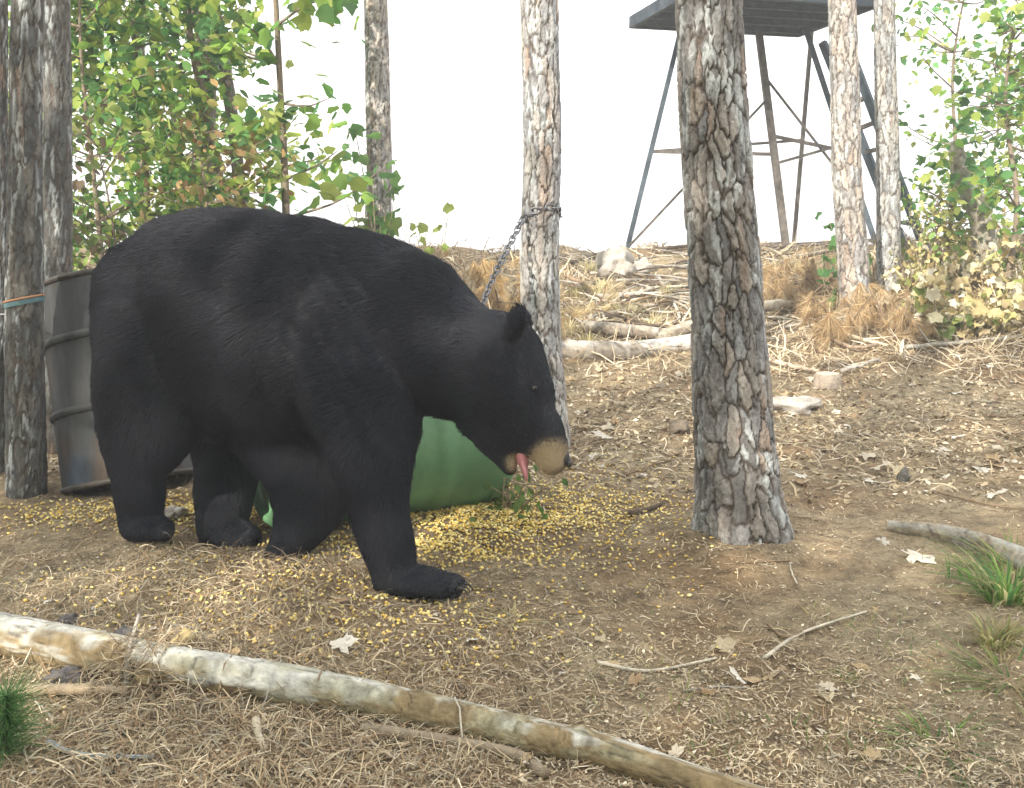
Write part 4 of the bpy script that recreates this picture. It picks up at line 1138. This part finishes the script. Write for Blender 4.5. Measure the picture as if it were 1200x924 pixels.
# grass tufts
def tuft(label, base, n, h, spread, cols, seed, lean=(0, 0), w=.004, name='grass_tuft', cat='grass tuft'):
    rng = np.random.default_rng(seed); m_v, m_f, m_c = [], [], []
    for k in range(n):
        a = rng.random() * 6.28; r = spread * .3 * rng.random(); o = base + np.array([math.cos(a) * r, math.sin(a) * r, -.01])
        d = np.array([math.cos(a) * spread * rng.random() + lean[0], math.sin(a) * spread * rng.random() + lean[1], 0]); hh = h * (.5 + .6 * rng.random())
        sd = np.array([-math.sin(a), math.cos(a), 0]) * w * (.6 + .7 * rng.random())
        c = np.array(cols[rng.integers(0, len(cols))]) * (.8 + .4 * rng.random())
        i0 = len(m_v)
        for t in (0, .35, .7, 1):
            p = o + d * t ** 1.6 + np.array([0, 0, hh * (t - .45 * t * t)]); ww = sd * (1 - t) ** .7
            m_v += [p - ww, p + ww]; m_c += [c, c]
        for j in range(3): m_f.append((i0 + 2 * j, i0 + 2 * j + 1, i0 + 2 * j + 3, i0 + 2 * j + 2))
    return tag(add(name, mesh_np('grass', m_v, m_f, np.array(m_c)), M_leaf), label, cat)
GR = [(.16, .30, .07), (.24, .36, .10), (.34, .38, .16), (.12, .24, .08)]
STRAW = [(.58, .50, .30), (.50, .42, .24), (.42, .34, .18)]
tuft('green grass tuft mixed with straw beside the half-buried log', G(1180, 700), 150, .17, .26, GR + STRAW[:1], 501, w=.005)
tuft('wide thin grass spread between the green tuft and the half-buried log', G(1190, 668), 160, .12, .34, GR + STRAW, 511, w=.0035)
tuft('low mixed grass in the shade below the yellowed clump', G(1185, 800), 120, .08, .26, GR + STRAW, 512, w=.003)
tuft('yellowed grass clump below the green tuft', G(1165, 755), 110, .12, .14, STRAW + GR[2:3], 502)
tuft('two broad green blades arching over the half-buried log', G(1140, 672), 6, .14, .20, GR[:2], 503, w=.011)
tuft('straw tuft flattened on the dirt below the thick pine', G(970, 735), 46, .03, .17, STRAW, 504)
tuft('tiny green tuft alone in the open dirt', G(985, 792), 60, .035, .06, GR + STRAW, 505)
tuft('thin green grass patch low on the dirt by the tuft', G(1100, 870), 70, .05, .2, GR[1:], 506)
tuft('wispy seed-stalk weed standing beside the green tuft', G(1112, 680), 8, .22, .05, GR[2:], 507, w=.002)
tuft('dry tan grass clump at the foot of the stout pale log', G(690, 410), 90, .28, .25, STRAW, 508)
tuft('dry tan grass on the crest near the boulder', G(675, 350), 90, .25, .25, STRAW, 509)
tuft('sparse dry grass on the dirt by the bear\'s planted paw', G(600, 728), 40, .045, .12, STRAW + GR[2:3], 510)

for i, (a, b, lab) in enumerate(((668, 392, 'pale dry grass against the chained pine just above the stout log'), (705, 345, 'pale dry grass draped below the broad boulder'), (735, 372, 'pale dry grass between the bank branches'),
        (780, 350, 'pale dry grass by the bent pale limb'), (765, 385, 'pale dry grass behind the dark round pole'), (905, 320, 'straw grass on the crest just past the thick pine'), (940, 322, 'straw grass on the crest under the tower'),
        (885, 360, 'straw grass touching the thick pine on the uphill side'), (975, 318, 'straw grass at the back of the pinkish pine'), (1080, 318, 'straw grass at the ladder foot'), (690, 318, 'straw grass on the crest by the dark branch'))):
    tuft(lab, G(a, b), 90, .26, .28, [(.66, .58, .38), (.58, .48, .28), (.70, .64, .48)], 530 + i, w=.005)
def seedling():
    rng = np.random.default_rng(520)
    b = G(8, 893)
    root = thing('pine_seedling', 'soft green pine seedling growing beside the level brown branch', 'seedling', b)
    m = MB(); st = [b - [0, 0, .02], b + [0, 0, .07], b + [.01, 0, .15]]; m.tube(st, [.005, .004, .002], 6, (.2, .2, .1)); add('stem', m.mesh('stem', True), M_twig, root)
    n = 800
    t = rng.random(n); p0 = b + np.stack([t * .01, 0 * t, .01 + t * .13], 1)
    d = rng.normal(0, 1, (n, 3)); d[:, 2] = d[:, 2] * .5 + .35; d /= np.linalg.norm(d, axis=1)[:, None]
    w = np.cross(d, rng.normal(0, 1, (n, 3))); w = w / np.linalg.norm(w, axis=1)[:, None] * .0011
    V = np.stack([p0 - w, p0 + w, p0 + d * (.05 + .08 * rng.random((n, 1)))], 1).reshape(-1, 3)
    C = np.repeat(np.array([.13, .25, .10]) * (.7 + .7 * rng.random((n, 1))), 3, axis=0)
    kind(add('needles', mesh_np('needles', V, np.arange(n * 3).reshape(-1, 3), C), M_leaf, root), 'stuff')
seedling()

# ------------------------------------------------------------------ fallen leaves one by one
LEAF_N = ['tan dry', 'whitish dry', 'brown dry', 'straw-coloured dry', 'dark brown dry']
LEAF_P = [(.62, .55, .45), (.70, .66, .60), (.48, .36, .22), (.55, .47, .34), (.36, .25, .15)]
tvc, tfc = leaf_shape('curl'); tvm, tfm = leaf_shape('maple')
leaf_meshes = []
for i, c in enumerate(LEAF_P * 2):
    tv, tf = leaf_shape('fallen')
    v = tv.copy(); v[:, 2] *= RNG.choice([-1, 1]) * (.6 + 1.1 * RNG.random()); v[:, 0] *= .7 + .5 * RNG.random(); v += RNG.normal(0, .018, v.shape); v[:, 2] -= v[:, 2].min()
    me = mesh_np('fallen_leaf', v, tf, np.tile(c, (len(v), 1)), True); me.materials.append(M_dry); leaf_meshes.append(me)
def fallen(px, py, size, k, label, group, rz=None):
    g = G(px, py)
    o = bpy.data.objects.new('fallen_leaf', leaf_meshes[k % len(leaf_meshes)]); COL.objects.link(o)
    o.location = (g[0], g[1], g[2] + .004)
    o.rotation_euler = (RNG.normal(0, .25), RNG.normal(0, .25), RNG.random() * 6.28 if rz is None else rz)
    o.scale = (size,) * 3
    tag(o, label, 'leaf', group)
for px_, py_, s, k, lab in ((1052, 652, .11, 1, 'large pale pinkish dry leaf lying on edge near the half-buried log'), (1030, 632, .07, 6, 'pale dry leaf beside the large pinkish one'),
                            (1085, 582, .10, 1, 'broad whitish leaf beside the small dark stone'), (1150, 586, .10, 6, 'broad pinkish leaf above the half-buried log'),
                            (870, 808, .05, 1, 'small white leaf alone on the open dirt'), (1066, 793, .05, 6, 'small bluish-white leaf beside the tiny tuft'),
                            (830, 760, .07, 3, 'curled brown-and-cream leaf in the open dirt'), (285, 708, .08, 0, 'flat tan leaf on the litter behind the pole'),
                            (205, 748, .08, 2, 'reddish brown leaf caught on top of the pole'), (1120, 690, .05, 1, 'small pale leaf under the wispy weed'),
                            (1195, 800, .07, 6, 'whitish leaf below the yellowed clump'), (385, 768, .07, 1, 'whitish curled leaf behind the pole'), (362, 690, .08, 8, 'stiff tan leaf near the trailing paw')):
    fallen(px_, py_, s, k, lab, None)
for k in range(120):
    px_ = 672 + 520 * RNG.random(); py_ = 425 + 150 * RNG.random() ** 1.2
    if 800 < px_ < 930: continue
    kk = int(RNG.integers(0, 10))
    fallen(px_, py_, .05 + .045 * RNG.random(), kk, 'small %s leaf scattered on the lit dirt below the bank' % LEAF_N[kk % 5], 'dry leaves below the bank')
for k in range(70):
    px_ = 1180 * RNG.random() + 10; py_ = 700 + 215 * RNG.random()
    kk = int(RNG.integers(0, 10))
    fallen(px_, py_, .022 + .028 * RNG.random(), kk, 'tiny %s leaf scrap on the trampled ground around the pole' % LEAF_N[kk % 5], 'leaf scraps around the pole')

# ------------------------------------------------------------------ litter, straw and corn as masses
def fan(n, y0, y1, power=1.5, rng=RNG, wide=.58):
    """random ground points, thinner with distance"""
    t = rng.random(n); a = 1 - power
    Y = (y0 ** a + t * (y1 ** a - y0 ** a)) ** (1 / a)
    X = (rng.random(n) * 2 - 1) * (wide * Y + .2)
    return X, Y

def tilt_to_ground(X, Y, yaw, rng, rough):
    e = .02
    gx = (H(X + e, Y) - H(X - e, Y)) / (2 * e); gy = (H(X, Y + e) - H(X, Y - e)) / (2 * e)
    return rotmats(yaw, -np.arctan(gx * np.cos(yaw) + gy * np.sin(yaw)) + rng.normal(0, rough, len(X)), np.arctan(-gx * np.sin(yaw) + gy * np.cos(yaw)) + rng.normal(0, rough, len(X)))

def litter():
    rng = np.random.default_rng(601)
    Vs, Fs, Cs, off = [], [], [], 0
    pal = np.array([(.42, .36, .26), (.34, .29, .21), (.24, .175, .115), (.50, .45, .36), (.30, .28, .23), (.17, .125, .085), (.60, .56, .48)])
    pal = pal * np.array([1.08, 1.0, .88])
    # bent strips: straw, bark shreds, needles
    strip_v = np.array([(-.5, -.5, 0), (-.5, .5, 0), (-.2, 1.4, .10), (-.2, 2.4, .10), (.15, 1.2, .13), (.15, 2.1, .13), (.5, -.9, .0), (.5, -.4, 0)]); strip_f = np.array([(0, 2, 3, 1), (2, 4, 5, 3), (4, 6, 7, 5)])
    chip_v = np.array([(-.5, -.3, 0), (.1, -.5, .1), (.5, .1, 0), (-.1, .5, .14)]); chip_f = np.array([(0, 1, 2, 3)])
    def run(tv, tf, n, y0, y1, ls, ws, hs, weights=None, mask=None, power=1.6, lift=.002, rough=.25):
        nonlocal off
        X, Y = fan(n, y0, y1, power, rng)
        if mask is not None:
            k = rng.random(n) < mask(X, Y); X, Y = X[k], Y[k]
        n = len(X); yaw = rng.random(n) * 6.28
        L_ = ls[0] + (ls[1] - ls[0]) * rng.random(n) ** 2; W = ws[0] + (ws[1] - ws[0]) * rng.random(n)
        sc = np.stack([L_, W, L_ * hs], 1)
        ci = rng.choice(len(pal), n, p=weights); cols = pal[ci] * (.75 + .5 * rng.random((n, 1)))
        pos = np.stack([X, Y, H(X, Y) + lift + .004 * rng.random(n)], 1)
        V, F_, C = scatter(tv, tf, pos, tilt_to_ground(X, Y, yaw, rng, rough), sc, cols)
        Vs.append(V); Fs.append(F_ + off); Cs.append(C); off += len(V)
    bare = lambda X, Y: np.clip(.7 + 1.4 * vnoise(X * 1.5, Y * 1.5, 611), .45, 1)
    mat_left = lambda X, Y: np.clip(1.1 - (X + .35) / .5, .04, 1) * np.clip((3.15 - Y) / .25, 0, 1) * np.clip(.8 + 1.2 * vnoise(X * 3, Y * 3, 613), .2, 1)
    far = lambda X, Y: np.clip((Y - 3.6) / 1.2, 0, 1)
    w1 = [.24, .22, .16, .12, .12, .08, .06]; w2 = [.28, .22, .12, .18, .08, .05, .07]
    run(strip_v, strip_f, 52000, 1.25, 11, (.010, .055), (.001, .003), .6, w1, bare)
    run(chip_v, chip_f, 56000, 1.25, 11, (.004, .017), (.003, .010), .9, w1, bare)
    run(strip_v, strip_f, 42000, 1.25, 3.3, (.02, .11), (.001, .0032), .8, [.18, .26, .22, .05, .16, .11, .02], mat_left, 1.2, .008, .4)
    run(chip_v, chip_f, 26000, 3.6, 10.8, (.012, .05), (.009, .034), .5, w2, far, 1.1, .004, .35)
    brush = lambda X, Y: np.clip((Y - 6.2) / .8, 0, 1) * np.clip(.7 + 1.4 * vnoise(X * 2, Y * 2, 617), .1, 1)
    run(strip_v, strip_f, 18000, 6.2, 10.8, (.10, .46), (.004, .011), .35, [.22, .12, .10, .26, .1, .05, .15], brush, 1.05, .02, .5)
    run(strip_v, strip_f, 14000, 3.6, 10.8, (.04, .16), (.003, .008), .35, w2, far, 1.1, .006, .3)
    for (c, sx, sy, n, up) in ((fl_p[2] * .65 + fl_p[3] * .35, .09, .07, 900, .075), (fl_p[1], .12, .05, 260, .05), (fl_p[4], .3, .05, 160, .045)):
        X = c[0] + rng.normal(0, sx, n); Y = c[1] + rng.normal(0, sy, n); yaw = rng.random(n) * 6.28
        L_ = .03 + .08 * rng.random(n)
        hgt = up * np.exp(-((X - c[0]) / (1.4 * sx)) ** 2 - ((Y - c[1]) / (1.4 * sy)) ** 2)
        pos = np.stack([X, Y, H(X, Y) + .004 + hgt * (.3 + 1.1 * rng.random(n))], 1)
        V, F_, C = scatter(strip_v, strip_f, pos, rotmats(yaw, rng.normal(0, .4, n), rng.normal(0, .4, n)), np.stack([L_, .0012 + .002 * rng.random(n), L_ * .7], 1), pal[rng.integers(0, 6, n)] * (.6 + .5 * rng.random((n, 1))))
        Vs.append(V); Fs.append(F_ + off); Cs.append(C); off += len(V)
    V = np.concatenate(Vs); C = np.concatenate(Cs); F4 = np.concatenate(Fs)
    kind(add('forest_litter', mesh_np('forest_litter', V, F4, C), M_litter), 'stuff', 'straw, bark shreds and leaf crumbs strewn over the dirt')
litter()

def sparse_grass():
    rng = np.random.default_rng(640)
    X, Y = fan(9000, 1.3, 3.4, 1.3, rng)
    k = rng.random(len(X)) < np.clip((X - .1) / .9, 0, 1) * np.clip((3.2 - Y) / .9, 0, 1) * np.clip(2.2 * vnoise(X * 3.2, Y * 3.2, 641) + .15, 0, 1)
    X, Y = X[k], Y[k]; n = len(X)
    tv = np.array([(-.5, 0, 0), (.5, 0, 0), (-.35, .25, .5), (.35, .25, .5), (0, .7, .85)]); 
    V, F1_, C = scatter(tv, np.array([(0, 1, 3), (0, 3, 2), (2, 3, 4)]), np.stack([X, Y, H(X, Y) - .002], 1), rotmats(rng.random(n) * 6.28, rng.normal(0, .3, n), rng.normal(0, .3, n)),
        np.stack([.0022 + .001 * rng.random(n), .03 + .03 * rng.random(n), .02 + .035 * rng.random(n)], 1), np.array([(.20, .30, .09), (.32, .36, .14), (.46, .42, .22), (.16, .26, .10)])[rng.integers(0, 4, n)])
    kind(add('sparse_grass', mesh_np('sparse_grass', V, F1_, C), M_leaf), 'stuff', 'sparse thin grass blades growing in the dirt')
sparse_grass()

def corn():
    rng = np.random.default_rng(621)
    bm = bmesh.new(); bmesh.ops.create_icosphere(bm, subdivisions=1, radius=1)
    tv = np.array([v.co[:] for v in bm.verts]); tf = np.array([[v.index for v in f.verts] for f in bm.faces]); bm.free()
    tv[:, 0] *= 1 - .3 * (tv[:, 1] + 1) / 2
    X, Y = [], []
    def heap(px, py, sx, sy, n):
        g = G(px, py); X.append(g[0] + rng.normal(0, sx, n)); Y.append(g[1] + rng.normal(0, sy, n))
    heap(560, 610, .20, .09, 1700); heap(620, 590, .22, .16, 650); heap(490, 640, .22, .10, 900); heap(710, 600, .18, .14, 420)
    heap(205, 602, .10, .08, 800); heap(315, 602, .1, .06, 420); heap(90, 605, .18, .08, 420); heap(640, 640, .3, .2, 500)
    heap(420, 690, .3, .16, 420); heap(480, 740, .28, .12, 220); heap(220, 690, .4, .14, 200); heap(330, 740, .4, .15, 90); heap(80, 690, .3, .2, 70); heap(700, 560, .3, .25, 300)
    X, Y = np.concatenate(X), np.concatenate(Y); n = len(X)
    pos = np.stack([X, Y, H(X, Y) + .003 + .004 * rng.random(n)], 1)
    cols = np.array([(1, 1, 1), (1.05, 1.1, 1.5), (.85, .72, .5)])[rng.integers(0, 3, n)] * (.8 + .4 * rng.random((n, 1)))
    sc = np.array([.0052, .0066, .0032]) * (.75 + .45 * rng.random((n, 1)))
    V, Fs, C = scatter(tv, tf, pos, rotmats(rng.random(n) * 6.28, rng.normal(0, .5, n), rng.normal(0, .5, n)), sc, cols)
    kind(add('spilled_corn', mesh_np('spilled_corn', V, Fs, C, True), M_corn), 'stuff', 'yellow corn kernels spilled around the green drum')
corn()

# ------------------------------------------------------------------ unseen trees added behind the camera to shade the near ground
def shade_trees():
    rng = np.random.default_rng(701)
    for i, (x, y, h) in enumerate(((-6.2, -3.2, 7.0), (-4.2, -4.4, 8.0), (-2.6, -4.0, 7.4), (-1.4, -4.4, 5.8), (.4, -4.6, 5.6), (2.6, -4.4, 5.2), (-8.2, -1.6, 6.4), (-8.8, 1.4, 6.2), (4.8, -4.8, 5.4))):
        b = np.array([x, y, Hs(x, y)])
        root = thing('shade_tree', 'unseen leafy tree added behind the viewer to cast shade', 'tree', b, 'shade trees added behind the viewer')
        m = MB(); tips = limbs(m, b, h * .85, 40, 1.5, .1, 710 + i, (.2, .17, .13))
        add('trunk', m.mesh('trunk', True), M_twig, root)
        V, Fs, C = leaf_cloud(tips, 900, .26, 'oval', GREENS, 730 + i, .45)
        add('crown', mesh_np('crown', V, Fs, C), M_leaf, root)
shade_trees()

# ------------------------------------------------------------------ thin volume added to imitate white glare and lifted blacks
def glare_haze():
    m = bpy.data.materials.new('glare_volume'); m.use_nodes = True; nt = m.node_tree; nt.nodes.clear()
    out = nt.nodes.new('ShaderNodeOutputMaterial'); v = nt.nodes.new('ShaderNodeVolumePrincipled')
    v.inputs['Color'].default_value = (.94, .97, 1, 1); v.inputs['Density'].default_value = .009; v.inputs['Anisotropy'].default_value = 0
    nt.links.new(v.outputs[0], out.inputs['Volume'])
    bm = bmesh.new(); bmesh.ops.create_cube(bm, size=1)
    me = bpy.data.meshes.new('glare_haze'); bm.to_mesh(me); bm.free(); me.materials.append(m)
    o = bpy.data.objects.new('glare_haze', me); COL.objects.link(o)
    o.scale = (304, 304, 27); o.location = (0, 50, 1.5)
    kind(o, 'stuff', 'thin scattering volume added for camera glare and lifted blacks')
glare_haze()
